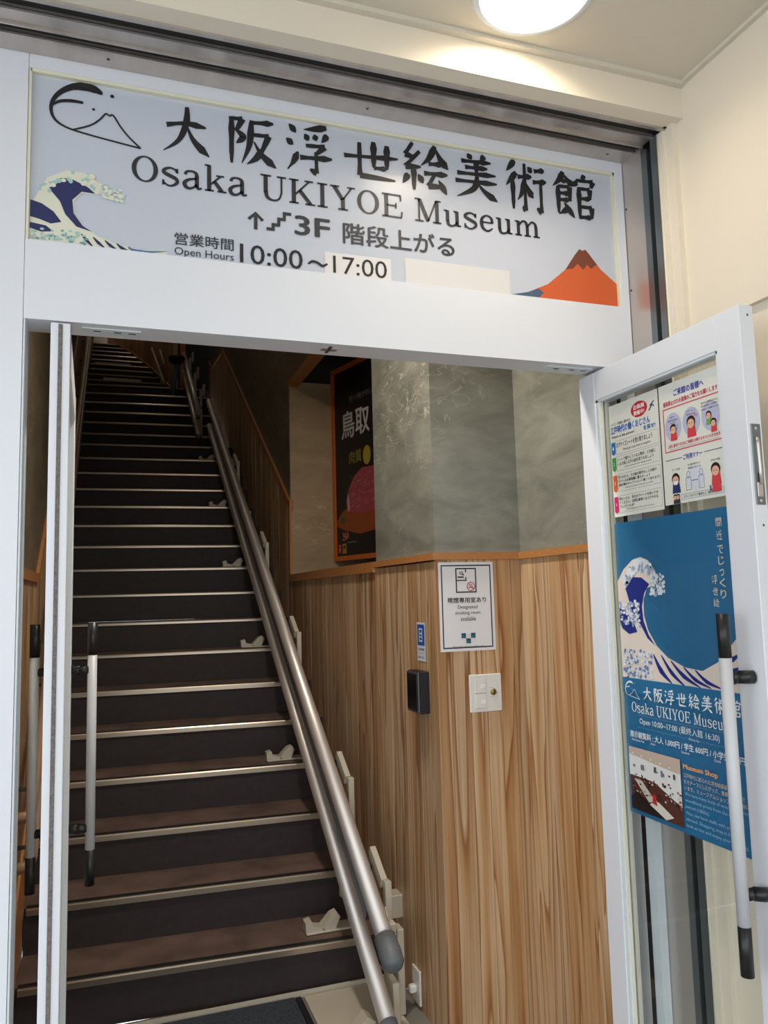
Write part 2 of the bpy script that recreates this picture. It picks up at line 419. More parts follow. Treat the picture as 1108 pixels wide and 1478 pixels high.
def kanji(ch, x0, y0, x1, y1, wt=1.0, tl=0.0):
    if ch not in KJ: return fit(glyphs(ch, 0.02), x0, y0, x1, y1)
    out = []
    for st in KJ[ch].split('|'):
        c = st[0]; pts = [tuple(float(q) for q in p.split(',')) for p in st[1:].split(' ')]
        if c not in 'hk':
            q_ = cr(pts, [1] * len(pts), 6)[0] if len(pts) > 2 else pts
            L_ = [0]
            for a_, b_ in zip(q_, q_[1:]): L_.append(L_[-1] + math.hypot(b_[0] - a_[0], b_[1] - a_[1]))
            pts = []
            for i_ in range(9):
                d_ = L_[-1] * i_ / 8; j_ = 0
                while j_ < len(L_) - 2 and L_[j_ + 1] < d_: j_ += 1
                t_ = (d_ - L_[j_]) / max(L_[j_ + 1] - L_[j_], 1e-6); pts.append((q_[j_][0] + (q_[j_ + 1][0] - q_[j_][0]) * t_, q_[j_][1] + (q_[j_ + 1][1] - q_[j_][1]) * t_))
        pr = PROF[c]; n = len(pts)
        ws = []
        for i in range(n):
            t = i / (n - 1) * 4; k = min(int(t), 3); ws.append((pr[k] + (pr[k + 1] - pr[k]) * (t - k)) * wt)
        if c in 'hk':
            # sharp turn: two ribbons that share the corner
            if n == 3:
                for a_, b_, w_ in ((pts[0], pts[1], (6, 7, 6, 9)), (pts[1], pts[2], (11, 10, 8, 3 if c == 'k' else 6))):
                    out.append(ribbon([(a_[0] + (b_[0] - a_[0]) * i_ / 3, a_[1] + (b_[1] - a_[1]) * i_ / 3) for i_ in range(4)], [w * wt for w in w_], 3))
                continue
        out.append(ribbon(pts, ws, 3))
    out = [([(x_, y_, i_ * 2.2e-5) for x_, y_ in v_], f_) for i_, (v_, f_) in enumerate(out)]
    vs, fs = merge(out)
    return ([(x0 + p[0] / 100 * (x1 - x0), y0 + p[1] / 100 * (y1 - y0) + tl * p[0] / 100, p[2]) for p in vs], fs)
# serif capitals and small letters drawn as stems, hairlines and bowls
def _s(*a): return a
SERIF = {
 'O': (92, [('r', 46, 50, 43, 51, 13, 4)]),
 's': (64, [('c', [(52, 54), (47, 64), (30, 69), (12, 60), (11, 48), (30, 38), (50, 28), (54, 14), (40, 1), (24, -1), (9, 10)], [5, 5, 6, 10, 12, 13, 12, 10, 6, 5, 5]), ('l', 54, 69, 54, 50, 5), ('l', 8, 20, 8, -1, 5)]),
 'a': (68, [('c', [(11, 52), (16, 64), (32, 68), (47, 62), (50, 48)], [9, 7, 6, 10, 12]), ('l', 50, 50, 50, 6, 12), ('c', [(50, 10), (56, 1), (67, 6)], [10, 7, 4]), ('c', [(50, 41), (24, 34), (9, 20), (13, 4), (26, -1), (40, 6), (50, 18)], [5, 8, 12, 12, 8, 6, 5])]),
 'k': (76, [('l', 18, 104, 18, 0, 12), ('l', 3, 102, 18, 102, 5), ('l', 3, 2.5, 34, 2.5, 5), ('l', 24, 28, 56, 62, 5), ('l', 42, 64, 70, 64, 5), ('l', 36, 40, 62, 4, 12), ('l', 46, 2.5, 77, 2.5, 5)]),
 'U': (98, [('l', 22, 98, 22, 30, 13), ('l', 3, 97.5, 42, 97.5, 5), ('c', [(22, 34), (28, 9), (49, -1), (70, 8), (79, 34)], [13, 11, 6, 5, 5]), ('l', 79, 32, 79, 98, 5), ('l', 63, 97.5, 96, 97.5, 5)]),
 'K': (98, [('l', 20, 98, 20, 2, 13), ('l', 3, 97.5, 38, 97.5, 5), ('l', 3, 2.5, 38, 2.5, 5), ('l', 26, 38, 76, 96, 5), ('l', 60, 97.5, 92, 97.5, 5), ('l', 42, 56, 82, 3, 13), ('l', 62, 2.5, 99, 2.5, 5)]),
 'I': (46, [('l', 22, 98, 22, 2, 13), ('l', 3, 97.5, 41, 97.5, 5), ('l', 3, 2.5, 41, 2.5, 5)]),
 'Y': (94, [('l', 15, 97, 47, 44, 13), ('l', 49, 46, 82, 97, 5), ('l', 48, 50, 48, 2, 13), ('l', 0, 97.5, 35, 97.5, 5), ('l', 65, 97.5, 96, 97.5, 5), ('l', 29, 2.5, 67, 2.5, 5)]),
 'E': (88, [('l', 20, 98, 20, 2, 13), ('l', 3, 97.5, 78, 97.5, 5), ('l', 76, 98, 78, 74, 5), ('l', 20, 51, 58, 51, 5), ('l', 58, 63, 58, 39, 5), ('l', 3, 2.5, 80, 2.5, 5), ('l', 82, 28, 79, 2, 5)]),
 'M': (114, [('l', 20, 98, 20, 2, 5), ('l', 94, 98, 94, 2, 13), ('l', 22, 98, 56, 4, 13), ('l', 56, 4, 91, 98, 5), ('l', 3, 2.5, 37, 2.5, 5), ('l', 76, 2.5, 111, 2.5, 5), ('l', 3, 97.5, 24, 97.5, 5), ('l', 90, 97.5, 111, 97.5, 5)]),
 'u': (78, [('l', 18, 66, 18, 18, 12), ('c', [(18, 22), (22, 4), (35, -1), (50, 6), (58, 20)], [12, 10, 7, 6, 5]), ('l', 58, 66, 58, 0, 12), ('l', 3, 64, 18, 64, 5), ('l', 44, 64, 58, 64, 5), ('l', 58, 2.5, 74, 2.5, 5)]),
 'e': (64, [('l', 12, 37, 58, 37, 5), ('c', [(56, 37), (52, 58), (34, 68), (14, 56), (9, 34), (15, 10), (35, -1), (57, 13)], [11, 9, 5, 10, 13, 11, 7, 4])]),
 'm': (118, [('l', 18, 66, 18, 2, 12), ('l', 58, 48, 58, 2, 12), ('l', 98, 48, 98, 2, 12), ('c', [(22, 48), (38, 67), (53, 62), (58, 44)], [5, 7, 10, 12]), ('c', [(62, 48), (78, 67), (93, 62), (98, 44)], [5, 7, 10, 12]), ('l', 3, 64, 18, 64, 5), ('l', 3, 2.5, 33, 2.5, 5), ('l', 44, 2.5, 73, 2.5, 5), ('l', 84, 2.5, 114, 2.5, 5)]),
}
def serif(txt, x0, y0, x1, y1, extra=0.0):     # y0 baseline, y1 cap height
    out = []; x = 0; words = [out]
    for ch in txt:
        if ch == ' ':
            x += 38; out = []; words.append(out); continue
        adv, el = SERIF[ch]
        for e in el:
            if e[0] == 'l': v, f = ribbon([(e[1], e[2]), (e[3], e[4])], [e[5] + extra] * 2)
            elif e[0] == 'c': v, f = ribbon(e[1], [w + extra for w in e[2]], 5)
            else:
                _, cx, cy, rx, ry, tx, ty = e; v = []; n = 32
                for i in range(n):
                    t = 2 * math.pi * i / n
                    v += [(cx + rx * math.cos(t), cy + ry * math.sin(t)), (cx + (rx - tx - extra) * math.cos(t), cy + (ry - ty - extra) * math.sin(t))]
                f = [(2 * i, 2 * ((i + 1) % n), 2 * ((i + 1) % n) + 1, 2 * i + 1) for i in range(n)]
            out.append(([(a + x, b) for a, b in v], f))
        x += adv + 6
    w = x - 6; res = []
    for grp in words:
        vs, fs = merge(grp); res.append(([(x0 + a / w * (x1 - x0), y0 + b / 100 * (y1 - y0)) for a, b in vs], fs))
    return res
def logo(pr, x0, y0, w, h, col, k=1.0, lay=1):
    g = lambda pts: [(x0 + a / 100 * w, y0 + b / 100 * h) for a, b in pts]
    u = w / 100 * k
    pr.line(g([(56, 91), (48, 97), (36, 99), (22, 93), (9, 76), (3, 54), (6, 33), (18, 20), (40, 13), (70, 7), (98, 2)]), [3 * u, 9 * u, 10 * u, 7 * u, 5 * u, 4 * u, 3 * u, 2.2 * u, 2 * u, 2 * u, 2 * u], col, lay, 'logo', 5)
    pr.line(g([(4, 56), (12, 65), (24, 69), (36, 69)]), [2 * u, 3.5 * u, 4 * u, 3 * u], col, lay, 'logo', 4)
    pr.line(g([(26, 17), (44, 30), (54, 44), (60, 56), (64, 53), (68, 55), (76, 36), (86, 18), (98, 2)]), [2 * u] * 9, col, lay, 'logo', 3)
    pr.ell(x0 + .665 * w, y0 + .90 * h, 2.2 * u, 2.2 * u, col, lay, 'logo', 12)
    pr.ell(x0 + .47 * w, y0 + .60 * h, 1.6 * u, 1.6 * u, col, lay, 'logo', 12)

# ================================================================== SETTING, OUTSIDE
street = MB().box(-6, -12, -0.06, 6, 1.86, 0.0).build('floor_outside', M['street']); street['kind'] = 'structure'
XR = 1.46; ZC = 2.87; YB = 1.615
# right wall of the porch, with a slightly recessed lower field
wr = struct('wall_outer_right')
MB().box(XR, -1.2, 2.18, XR + 0.12, 1.64, ZC + 0.05).build('upper_field', M['cream'], wr)
MB().box(XR, 1.48, 0, XR + 0.12, 1.64, 2.18).build('side_field', M['cream'], wr)
MB().box(XR + 0.016, -1.2, 0, XR + 0.12, 1.48, 2.18).build('lower_field', M['cream'], wr)
# ceiling with the round hole of the downlight
LC = (0.905, 1.44); LR = 0.126
ce = struct('ceiling_porch')
def ceiling_mb():
    m = MB(); n = 48; vs = []; x0, x1, y0, y1 = -3.2, XR, -1.2, YB
    for i in range(n):
        t = 2 * math.pi * i / n; c, s_ = math.cos(t), math.sin(t)
        vs.append((LC[0] + LR * c, LC[1] + LR * s_, ZC))
        k = min(((x1 - LC[0]) / c if c > 1e-9 else 1e9), ((x0 - LC[0]) / c if c < -1e-9 else 1e9), ((y1 - LC[1]) / s_ if s_ > 1e-9 else 1e9), ((y0 - LC[1]) / s_ if s_ < -1e-9 else 1e9))
        vs.append((LC[0] + k * c, LC[1] + k * s_, ZC))
    fs = [(2 * i, 2 * i + 1, 2 * ((i + 1) % n) + 1, 2 * ((i + 1) % n)) for i in range(n)]
    m.add(vs, fs)
    # corners of the rectangle
    for cx, cy in ((x0, y0), (x1, y0), (x0, y1), (x1, y1)):
        vv = [v for v in vs[1::2] if abs(v[0] - cx) < 1e-6]; ww = [v for v in vs[1::2] if abs(v[1] - cy) < 1e-6]
        a = min(vv, key=lambda v: abs(v[1] - cy)) if vv else None; b = min(ww, key=lambda v: abs(v[0] - cx)) if ww else None
        if a and b: m.add([a, (cx, cy, ZC), b], [(0, 1, 2)])
    return m
ceiling_mb().build('ceiling_board', M['ceil'], ce)
MB().box(-3.2, -1.2, ZC + 0.09, XR + .12, 1.9, ZC + 0.14).build('ceiling_slab', M['ceil'], ce)
# small cove moulding where the ceiling meets beam and wall
MB().box(-3.2, YB - 0.018, ZC - 0.012, XR, YB, ZC).build('ceiling_moulding', M['ceil'], ce)
MB().box(XR - 0.014, -1.2, ZC - 0.010, XR, YB - .018, ZC).build('ceiling_moulding', M['ceil'], ce)
# cream beam over the shutter slot
bm = struct('trim_1')
MB().box(-3.2, YB, 2.772, XR, 1.672, ZC + 0.05).build('beam', M['cream'], bm)
MB().box(-3.2, 1.664, 2.766, XR - .02, 1.676, 2.775).build('beam_edge', M['steel'], bm)
# stainless soffit with two shutter slots
sf = struct('trim_2')
MB().box(-3.2, 1.706, 2.768, 1.433, 1.757, 2.785).build('soffit_panel', M['steel'], sf)
MB().box(-3.2, 1.784, 2.768, 1.433, 1.852, 2.785).build('soffit_panel', M['steel'], sf)
for y in (1.706, 1.752, 1.784):
    MB().box(-3.2, y, 2.762, 1.433, y + 0.005, 2.770).build('slot_lip', M['steel'], sf)
MB().box(-3.2, 1.757, 2.776, 1.46, 1.784, 2.80).box(-3.2, 1.676, 2.776, 1.46, 1.706, 2.80).build('slot_shade_fill', M['black'], sf)  # black fill stands in for the shade inside the slots
MB().box(1.434, 1.66, 2.7685, 1.50, 1.764, 2.80).build('slot_end', M['black'], sf)
for x in (-0.02, 0.62, 1.36):
    MB().lathe((x, 1.818, 2.7675), (0, 0, -1), ((0, .004), (.001, .003), (.0012, .0005)), 8).build('screw', M['gun'], sf)
# right reveal: stainless panel, shutter guide, sealant, cream strips
rv = struct('trim_3')
MB().box(1.433, 1.764, 0, 1.46, 1.86, 2.768).build('reveal_panel', M['steel'], rv)
MB().box(1.455, 1.66, 0, 1.50, 1.764, 2.80).build('guide_back', M['black'], rv)
MB().box(1.433, 1.740, 0, 1.455, 1.764, 2.745).build('shutter_guide', M['alu'], rv)
MB().box(1.433, 1.698, 0, 1.455, 1.722, 2.768).build('guide_lip', M['alu'], rv)
MB().box(1.436, 1.672, 0, 1.46, 1.698, 2.768).build('sealant', M['cream'], rv)
MB().tube([(1.438, 1.694, 0), (1.438, 1.694, 2.768)], 0.004, 8).build('sealant_bead', M['bead'], rv)
MB().box(1.442, 1.64, 0, 1.50, 1.672, 2.772).build('edge_strip', M['cream'], rv)
for z in (2.62, 2.37, 1.9, 1.1):
    MB().lathe((1.4325, 1.842, z), (-1, 0, 0), ((0, .004), (.001, .003), (.0012, .0005)), 8).build('screw', M['gun'], rv)
# facade: left panel, header, jambs
fc = struct('wall_facade')
MB().box(-3.2, 1.85, 0, -0.193, 1.94, 2.768).build('side_panel', M['white'], fc)
MB().box(-0.192, 1.85, 2.135, 1.431, 1.942, 2.320).build('header_panel', M['white'], fc)
MB().box(-0.192, 1.85, 2.735, 1.431, 1.942, 2.768).build('header_rail', M['white'], fc)
MB().box(1.405, 1.85, 2.320, 1.431, 1.942, 2.735).build('header_stile', M['white'], fc)
MB().box(-0.192, 1.868, 2.320, 1.405, 1.942, 2.735).build('header_back', M['white2'], fc)
MB().box(-0.195, 1.942, 2.16, 1.42, 1.99, 2.9).build('header_core', M['dark'], fc)
b_ = MB()
b_.box(-0.188, 1.852, 2.727, 1.404, 1.864, 2.735); b_.box(-0.192, 1.852, 2.320, -0.186, 1.864, 2.735); b_.box(1.398, 1.852, 2.320, 1.405, 1.864, 2.735)
b_.build('glazing_bead', M['bead'], fc)
MB().box(-0.192, 1.853, 0, -0.188, 1.938, 2.135).build('jamb_face', M['white2'], fc)
jr = MB().box(1.405, 1.853, 0, 1.431, 1.885, 2.135); jr.box(1.405, 1.906, 0, 1.431, 1.942, 2.135)
jr.build('jamb', M['white2'], fc)
MB().box(1.4065, 1.885, 0, 1.431, 1.906, 2.135).build('jamb_gasket', M['black'], fc)
# soffit fittings of the header
for x0, x1 in ((-0.07, 0.06), (1.16, 1.31)):
    p_ = MB().box(x0, 1.878, 2.1325, x1, 1.912, 2.1352).build('pivot_plate', M['white2'], fc)
    for k in (0.25, 0.6, 0.85):
        q = MB().box(x0 + (x1 - x0) * k - .008, 1.891, 2.1318, x0 + (x1 - x0) * k + .008, 1.897, 2.1325).build('slot', M['gun'], p_)
MB().box(0.505, 1.885, 2.1328, 0.545, 1.905, 2.1352).build('strike_plate', M['steel'], fc)
MB().box(0.52, 1.87, 2.1322, 0.527, 1.92, 2.1352).build('strike_pin', M['gun'], fc)

# downlight
dl = thing('ceiling_downlight', 'round white recessed downlight glowing in the porch ceiling', 'ceiling light', (LC[0], LC[1], ZC))
MB().lathe((LC[0], LC[1], ZC), (0, 0, -1), ((-.004, LR), (.004, LR), (.006, LR + .004), (.004, LR + .014), (.0, LR + .017)), 48).build('trim_ring', M['white2'], dl)
MB().lathe((LC[0], LC[1], ZC), (0, 0, 1), ((-.004, LR), (.03, LR - .008), (.06, LR - .03)), 48).build('reflector', M['plate'], dl)
MB().lathe((LC[0], LC[1], ZC + .06), (0, 0, -1), ((0, LR - .03), (.0, .0001)), 48).build('light_disc', M['lamp'], dl)

# ================================================================== SETTING, INSIDE
XA = 1.08; XL = -0.31
YP = 2.55; XCW = 1.42; ZT = 1.643
G1, G2, G3, RISE = 0.266, 0.29, 0.365, 0.172
def ynose(k):
    if k <= 17: return 3.107 + G1 * (k - 1)
    if k <= 23: return 7.72 + G2 * (k - 18)
    return 9.62 + G3 * (k - 24)
def lerp(tab, y):
    if y <= tab[0][0]: return tab[0][1]
    for (a, b), (c, d) in zip(tab, tab[1:]):
        if y <= c: return b + (d - b) * (y - a) / (c - a)
    (a, b), (c, d) = tab[-2], tab[-1]
    return d + (d - b) / (c - a) * (y - c)
TA = [(4.9, 2.12), (8.07, 4.107), (9.06, 4.205), (9.78, 4.683), (13.0, 6.9)]
TL = [(3.7, 1.62), (13.2, 7.6)]
def stairz(y):
    k = 0
    while k < 36 and ynose(k + 1) <= y: k += 1
    return k * RISE
fl = struct('floor')
MB().box(XL, 1.86, -0.06, XCW, 3.12, 0.0).build('floor_slab', M['floor'], fl)
# right inner wall
wa = struct('wall_inner_right')
y = YP; W_ = 0.087
while y < 11.2:
    y1 = y + W_ * (0.8 + 0.5 * random.random())
    zb = max(0, stairz(y) - 0.35)
    if y < 4.9: y1 = min(y1, 4.9); za = zc = ZT - 0.03
    else: za, zc = lerp(TA, y) - .03, lerp(TA, y1) - .03
    d = random.random() * 0.0012
    MB().prism([(y + .0008, zb), (y1 - .0008, zb), (y1 - .0008, zc), (y + .0008, za)], lambda a, b, t, d=d: (XA - .002 - d + t * 0.02, a, b)).build('wood_plank', M['wood'], wa)
    y = y1
MB().box(XA + .016, YP + .02, 0, XA + .06, 11.2, ZT - .025).build('backing', M['dark'], wa)
MB().prism([(4.9, ZT - .025), (8.07, ZT - .025), (11.2, ZT), (11.2, 5.5), (9.78, 4.62), (9.06, 4.15), (8.07, 4.05), (4.9, 2.06)], lambda a, b, t: (XA + .016 + t * .05, a, b)).build('backing', M['dark'], wa)
MB().prism([(4.9, 2.12), (8.07, 4.107), (9.06, 4.205), (9.78, 4.683), (11.2, 5.6), (11.2, 8.2), (3.2, 8.2), (3.2, 2.9), (4.9, 2.9)], lambda a, b, t: (XA + t * .06, a, b)).build('stone_facing', M['stone2'], wa)
MB().box(XA, YP, ZT, XA + .06, 3.2, 8.2).build('stone_facing', M['stone'], wa)
# timber cap rail along the dado
tr = MB()
tr.box(XA - .014, YP - .014, ZT - .025, XA + .10, 4.86, ZT)
tr.box(XA - .014, 4.86, ZT - .04, XA + .0, 4.9, 2.12)
tr.box(XA - .016, 3.2, ZT - .045, XA + .06, 4.86, ZT - .025)
pts = [(4.87, 2.10)] + TA[1:4] + [(11.2, 5.6)]
for (a, b), (c, d) in zip(pts, pts[1:]):
    tr.prism([(a, b - .035), (c, d - .035), (c, d + .01), (a, b + .01)], lambda p, q, t: (XA - .014 + t * .03, p, q))
tr.build('cap_rail', M['trimw'], wa)
MB().box(XA - .004, 3.2, 2.87, XA + .06, 4.9, 2.905).build('lintel', M['trimw'], wa)
MB().box(XA - .004, 4.88, ZT, XA + .004, 4.905, 2.12).build('corner_bead', M['trimw'], wa)
# front face and return of the pillar
wb = struct('wall_pillar')
x = XA
for i, w in enumerate((0.045, 0.075, 0.062, 0.058, 0.056, 0.044)):
    MB().box(x + .0007, YP - .002 - random.random() * .001, 0, x + w - .0007, YP + .016, ZT - .025).build('wood_plank', M['wood'], wb); x += w
y = YP - .003
while y > 1.945:
    y1 = max(y - W_ * (0.8 + .4 * random.random()), 1.943)
    MB().box(XCW - .002, y1 + .0008, 0, XCW + .02, y - .0008, ZT - .025).build('wood_plank', M['wood'], wb); y = y1
MB().box(XA + .06, YP, ZT, XCW + .02, YP + .06, 4.5).build('stone_facing', M['stone'], wb)
MB().box(XCW, 1.99, ZT, XCW + .02, YP - .0005, 4.5).build('stone_facing', M['stone'], wb)
MB().box(XA + .02, YP + .018, 0, XCW + .05, YP + .06, ZT - .025).build('backing', M['dark'], wb)
MB().box(XCW + .02, 1.945, 0, XCW + .05, YP + .02, ZT - .025).build('backing', M['dark'], wb)
cr_ = MB().box(XA + .10, YP - .014, ZT - .025, XCW, YP + .01, ZT)
cr_.box(XCW - .014, 1.945, ZT - .025, XCW + .01, YP - .014, ZT)
cr_.build('cap_rail', M['trimw'], wb)
# dining room seen over the dado
dr = struct('wall_dining_room')
MB().box(XA + .003, 4.892, ZT - .02, 1.70, 4.899, 2.9).build('end_wall', M['beigewall'], dr)
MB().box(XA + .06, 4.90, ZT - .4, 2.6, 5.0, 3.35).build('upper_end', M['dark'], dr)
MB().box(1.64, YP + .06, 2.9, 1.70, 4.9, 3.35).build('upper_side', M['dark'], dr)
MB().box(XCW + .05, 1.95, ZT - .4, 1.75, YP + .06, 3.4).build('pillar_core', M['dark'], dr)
MB().box(1.64, YP + .06, ZT - .4, 1.70, 4.89, 2.9).build('side_wall', M['beigewall'], dr)
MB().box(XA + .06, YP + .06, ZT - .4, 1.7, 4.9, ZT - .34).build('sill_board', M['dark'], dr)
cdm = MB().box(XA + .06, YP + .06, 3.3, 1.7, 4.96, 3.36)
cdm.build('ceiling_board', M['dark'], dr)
for yy in (4.2, 4.55, 4.8):
    MB().box(XA + .06, yy, 3.16, 1.64, yy + .05, 3.2).build('ceiling_duct', M['darkgrey'], dr)
# left inner wall
wl = struct('wall_inner_left')
y = 1.945
while y < 13.0:
    y1 = y + (0.09 if y < 6 else 0.13)
    zb = max(0, stairz(y) - 0.35)
    if y1 <= 3.72: za = zc = 1.59
    else: za, zc = lerp(TL, y) - .03 + .0, lerp(TL, y1) - .03
    d = random.random() * .0012
    MB().prism([(y + .0008, zb), (y1 - .0008, zb), (y1 - .0008, zc), (y + .0008, za)], lambda a, b, t, d=d: (XL + .002 + d - t * 0.02, a, b)).build('wood_plank', M['wood'], wl)
    y = y1
MB().prism([(1.945, 1.62), (3.7, 1.62), (13.2, 7.6), (13.2, 9.6), (1.945, 4.5)], lambda a, b, t: (XL - t * .06, a, b)).build('stone_facing', M['stone2'], wl)
MB().prism([(1.945, 0), (13.2, 0), (13.2, 7.5), (3.7, 1.59), (1.945, 1.59)], lambda a, b, t: (XL - .018 - t * .04, a, b)).build('backing', M['dark'], wl)
tl = MB()
for (a, b), (c, d) in (((1.945, 1.62), (3.7, 1.62)), ((3.7, 1.62), (13.2, 7.6))):
    tl.prism([(a, b - .03), (c, d - .03), (c, d + .01), (a, b + .01)], lambda p, q, t: (XL + .014 - t * .03, p, q))
tl.build('cap_rail', M['trimw'], wl)
sk = MB(); sk.prism([(2.9, .12), (3.1, .16), (9.2, 4.12), (9.2, 4.26), (2.9, .30)], lambda p, q, t: (XL + .010 - t * .012, p, q))
sk.build('stair_skirting', M['trimw'], wl)
# back wall, sloped ceiling
bk = MB().box(-0.6, 13.2, 2, 3.2, 13.3, 9.6).build('wall_back', M['stone2']); bk['kind'] = 'structure'
ci = MB().prism([(1.99, 2.95), (13.3, 8.6), (13.3, 8.7), (1.99, 3.05)], lambda p, q, t: (XL - .06 + t * 2.8, p, q)).build('ceiling_stairwell', M['ceil']); ci['kind'] = 'structure'

# ================================================================== STAIRCASE
st = thing('staircase', 'long dark brown staircase with metal nosings climbing between wood panelled walls', 'staircase', (0.3, 3.1, 0))
def sk_y(x): return -0.054 * (x - 0.17)
def xr(k, y):
    if k < 18: return XA - .008
    if k < 24: return XA - .06
    return lerp([(9.2, .66), (9.8, .58), (10.7, .46), (11.8, .25), (12.8, -.02)], y)
for k in range(1, 33):
    y0 = ynose(k); y1 = ynose(k + 1) + .03; z1 = k * RISE; z0 = z1 - RISE
    x0, x1 = XL + .006, xr(k, y0)
    if x1 - x0 < .12: break
    x1b = min(xr(k, y1), x1)
    if k == 23: x1b = x1; y1 += .05
    f_ = lambda x, yy: yy + (sk_y(x) if k < 24 else 0)
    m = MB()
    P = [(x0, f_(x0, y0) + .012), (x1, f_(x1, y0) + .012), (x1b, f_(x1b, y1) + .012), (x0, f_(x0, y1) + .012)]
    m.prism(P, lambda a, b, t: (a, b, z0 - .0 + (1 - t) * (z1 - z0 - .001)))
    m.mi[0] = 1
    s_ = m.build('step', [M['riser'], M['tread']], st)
    # aluminium nosing lip with a dark grip groove behind it
    e0, e1 = x0 + .01, x1 - .01 if k > 17 else min(x1 - .01, 0.93)
    nh = .026 if k <= 6 else .018
    n = MB()
    n.prism([(0, z1 - nh), (0, z1 - .006), (.003, z1 - .001), (.012, z1 - .001), (.012, z1 - nh)], lambda a, b, t: (e0 + (e1 - e0) * t, f_(e0 + (e1 - e0) * t, y0) + a, b))
    n.build('nosing', M['nose'], s_)
    g = MB(); g.prism([(e0, f_(e0, y0) + .012), (e1, f_(e1, y0) + .012), (e1, f_(e1, y0) + .036), (e0, f_(e0, y0) + .036)], lambda a, b, t: (a, b, z1 + .0008 - t * .0015))
    g.build('grip_strip', M['black'], s_)
MB().box(XL + .01, 3.056, 0.0, XA - .02, 3.064, .022).build('base_strip', M['beigeplastic'], st)
# two small warning strips on risers of the top flight
for k, xa_, xb_ in ((25, -0.12, 0.32), (28, -0.25, 0.22)):
    yy = ynose(k); z_ = k * RISE
    w_ = MB().box(xa_, yy - .003, z_ - .120, xb_, yy + .011, z_ - .045).build('warning_strip', pm(196, 188, 178), st); w_['label'] = 'pale lettered strip on a riser'
# curved panelled parapet of the top flight
cp = struct('wall_curved_parapet')
cur = [(9.25, .66), (9.6, .62), (10.1, .56), (10.6, .48), (11.1, .39), (11.6, .30), (12.1, .18), (12.6, .04), (13.0, -.1)]
for (a, xa_), (c, xc_) in zip(cur, cur[1:]):
    for h in range(3):
        p0, p1 = h / 3, (h + 1) / 3
        ya, yb = a + (c - a) * p0, a + (c - a) * p1; xa2, xb2 = xa_ + (xc_ - xa_) * p0, xa_ + (xc_ - xa_) * p1
        z0a = stairz(ya) - .25; zt_ = 3.956 + (ya - 9.25) * .49 + .95; zt2 = 3.956 + (yb - 9.25) * .49 + .95
        MB().add([(xa2, ya, z0a), (xb2, yb, z0a), (xb2, yb, zt2), (xa2, ya, zt_), (xa2 + .05, ya, z0a), (xb2 + .05, yb, z0a), (xb2 + .05, yb, zt2), (xa2 + .05, ya, zt_)],
                 [(0, 1, 2, 3), (7, 6, 5, 4), (0, 4, 5, 1), (3, 2, 6, 7), (0, 3, 7, 4), (1, 5, 6, 2)]).build('wood_plank', M['wood'], cp)
MB().tube([(x_ - .001, y_, 3.956 + (y_ - 9.25) * .47 + .0) for y_, x_ in cur[:8]], .012, 8).build('curved_edge', M['trimw'], cp)
MB().box(.70, 9.26, 3.96, 1.6, 9.34, 6.5).build('end_panel', M['darkgrey'], cp)
MB().box(.74, 9.20, 3.94, .80, 9.26, 4.6).build('end_post', M['trimw'], cp)
ph = thing('landing_handrail', 'slim pale double handrail rising beside the curved parapet at the top', 'handrail', (.6, 9.5, 4.5))
for a_, b_ in (((.56, 9.3, 4.055), (.46, 10.2, 4.74)), ((.575, 9.6, 4.37), (.55, 10.0, 4.66))):
    MB().tube([a_, b_], .013, 8).build('rail', M['beigeplastic'], ph)
MB().tube([(.545, 9.4, 4.10), (.60, 9.42, 4.10)], .008, 6).build('bracket', M['alu'], ph)
# upper landing floor behind
MB().box(.6, 9.17, 3.80, 1.1, 9.30, 3.955).build('landing_floor', M['tread'], st)
fp = thing('folded_lift_seat', 'black folded lift seat on a blue grey leg standing at the top landing', 'lift seat', (.67, 8.95, 3.79))
MB().lathe((.68, 8.97, 4.235), (0, 0, 1), ((-.05, .02), (-.045, .05), (-.02, .085), (.02, .095), (.035, .085), (.048, .02), (.049, .0)), 20).build('seat_pad', M['black'], fp)
MB().tube([(.68, 8.97, 4.21), (.66, 8.98, 4.08), (.63, 9.0, 3.79)], .03, 12).build('leg', pm(104, 112, 134), fp)
MB().tube([(.63, 9.0, 3.786), (.63, 9.0, 3.81)], .06, 12).build('foot', pm(50, 52, 60), fp)

# ================================================================== STAIR LIFT RAILS
def along(p, q, t): return tuple(p[i] + (q[i] - p[i]) * t for i in range(3))
rl = thing('stair_lift_rail', 'pair of brushed steel tubes on feet up the right side of the lower stairs', 'handrail', (.88, 2.6, 0))
XS = .88
U0, U1 = (XS, 2.605, .350), (XS, 7.59, 3.42)
L0, L1 = (XS, 2.600, .088), (XS, 7.56, 3.17)
MB().tube([U0, U1], .030, 24).build('tube', M['tube'], rl)
MB().tube([L0, L1], .030, 24).build('tube', M['tube'], rl)
dU = (Vector(U1) - Vector(U0)).normalized()
MB().lathe(U0, tuple(-dU), ((-.012, .031), (-.01, .037), (.05, .039), (.085, .037), (.1, .028), (.106, .014), (.107, .0001)), 24).build('end_cap', M['greycap'], rl)
MB().lathe(L0, tuple(-dU), ((-.004, .0315), (.02, .0325), (.03, .02), (.031, .0001)), 24).build('end_cap', M['greycap'], rl)
MB().tube([(XS, 7.55, 3.395), (XS, 7.60, 3.43), (XS - .05, 7.66, 3.36)], .022, 10).build('elbow', M['gun'], rl)  # dark metal colour stands in for the unlit underside
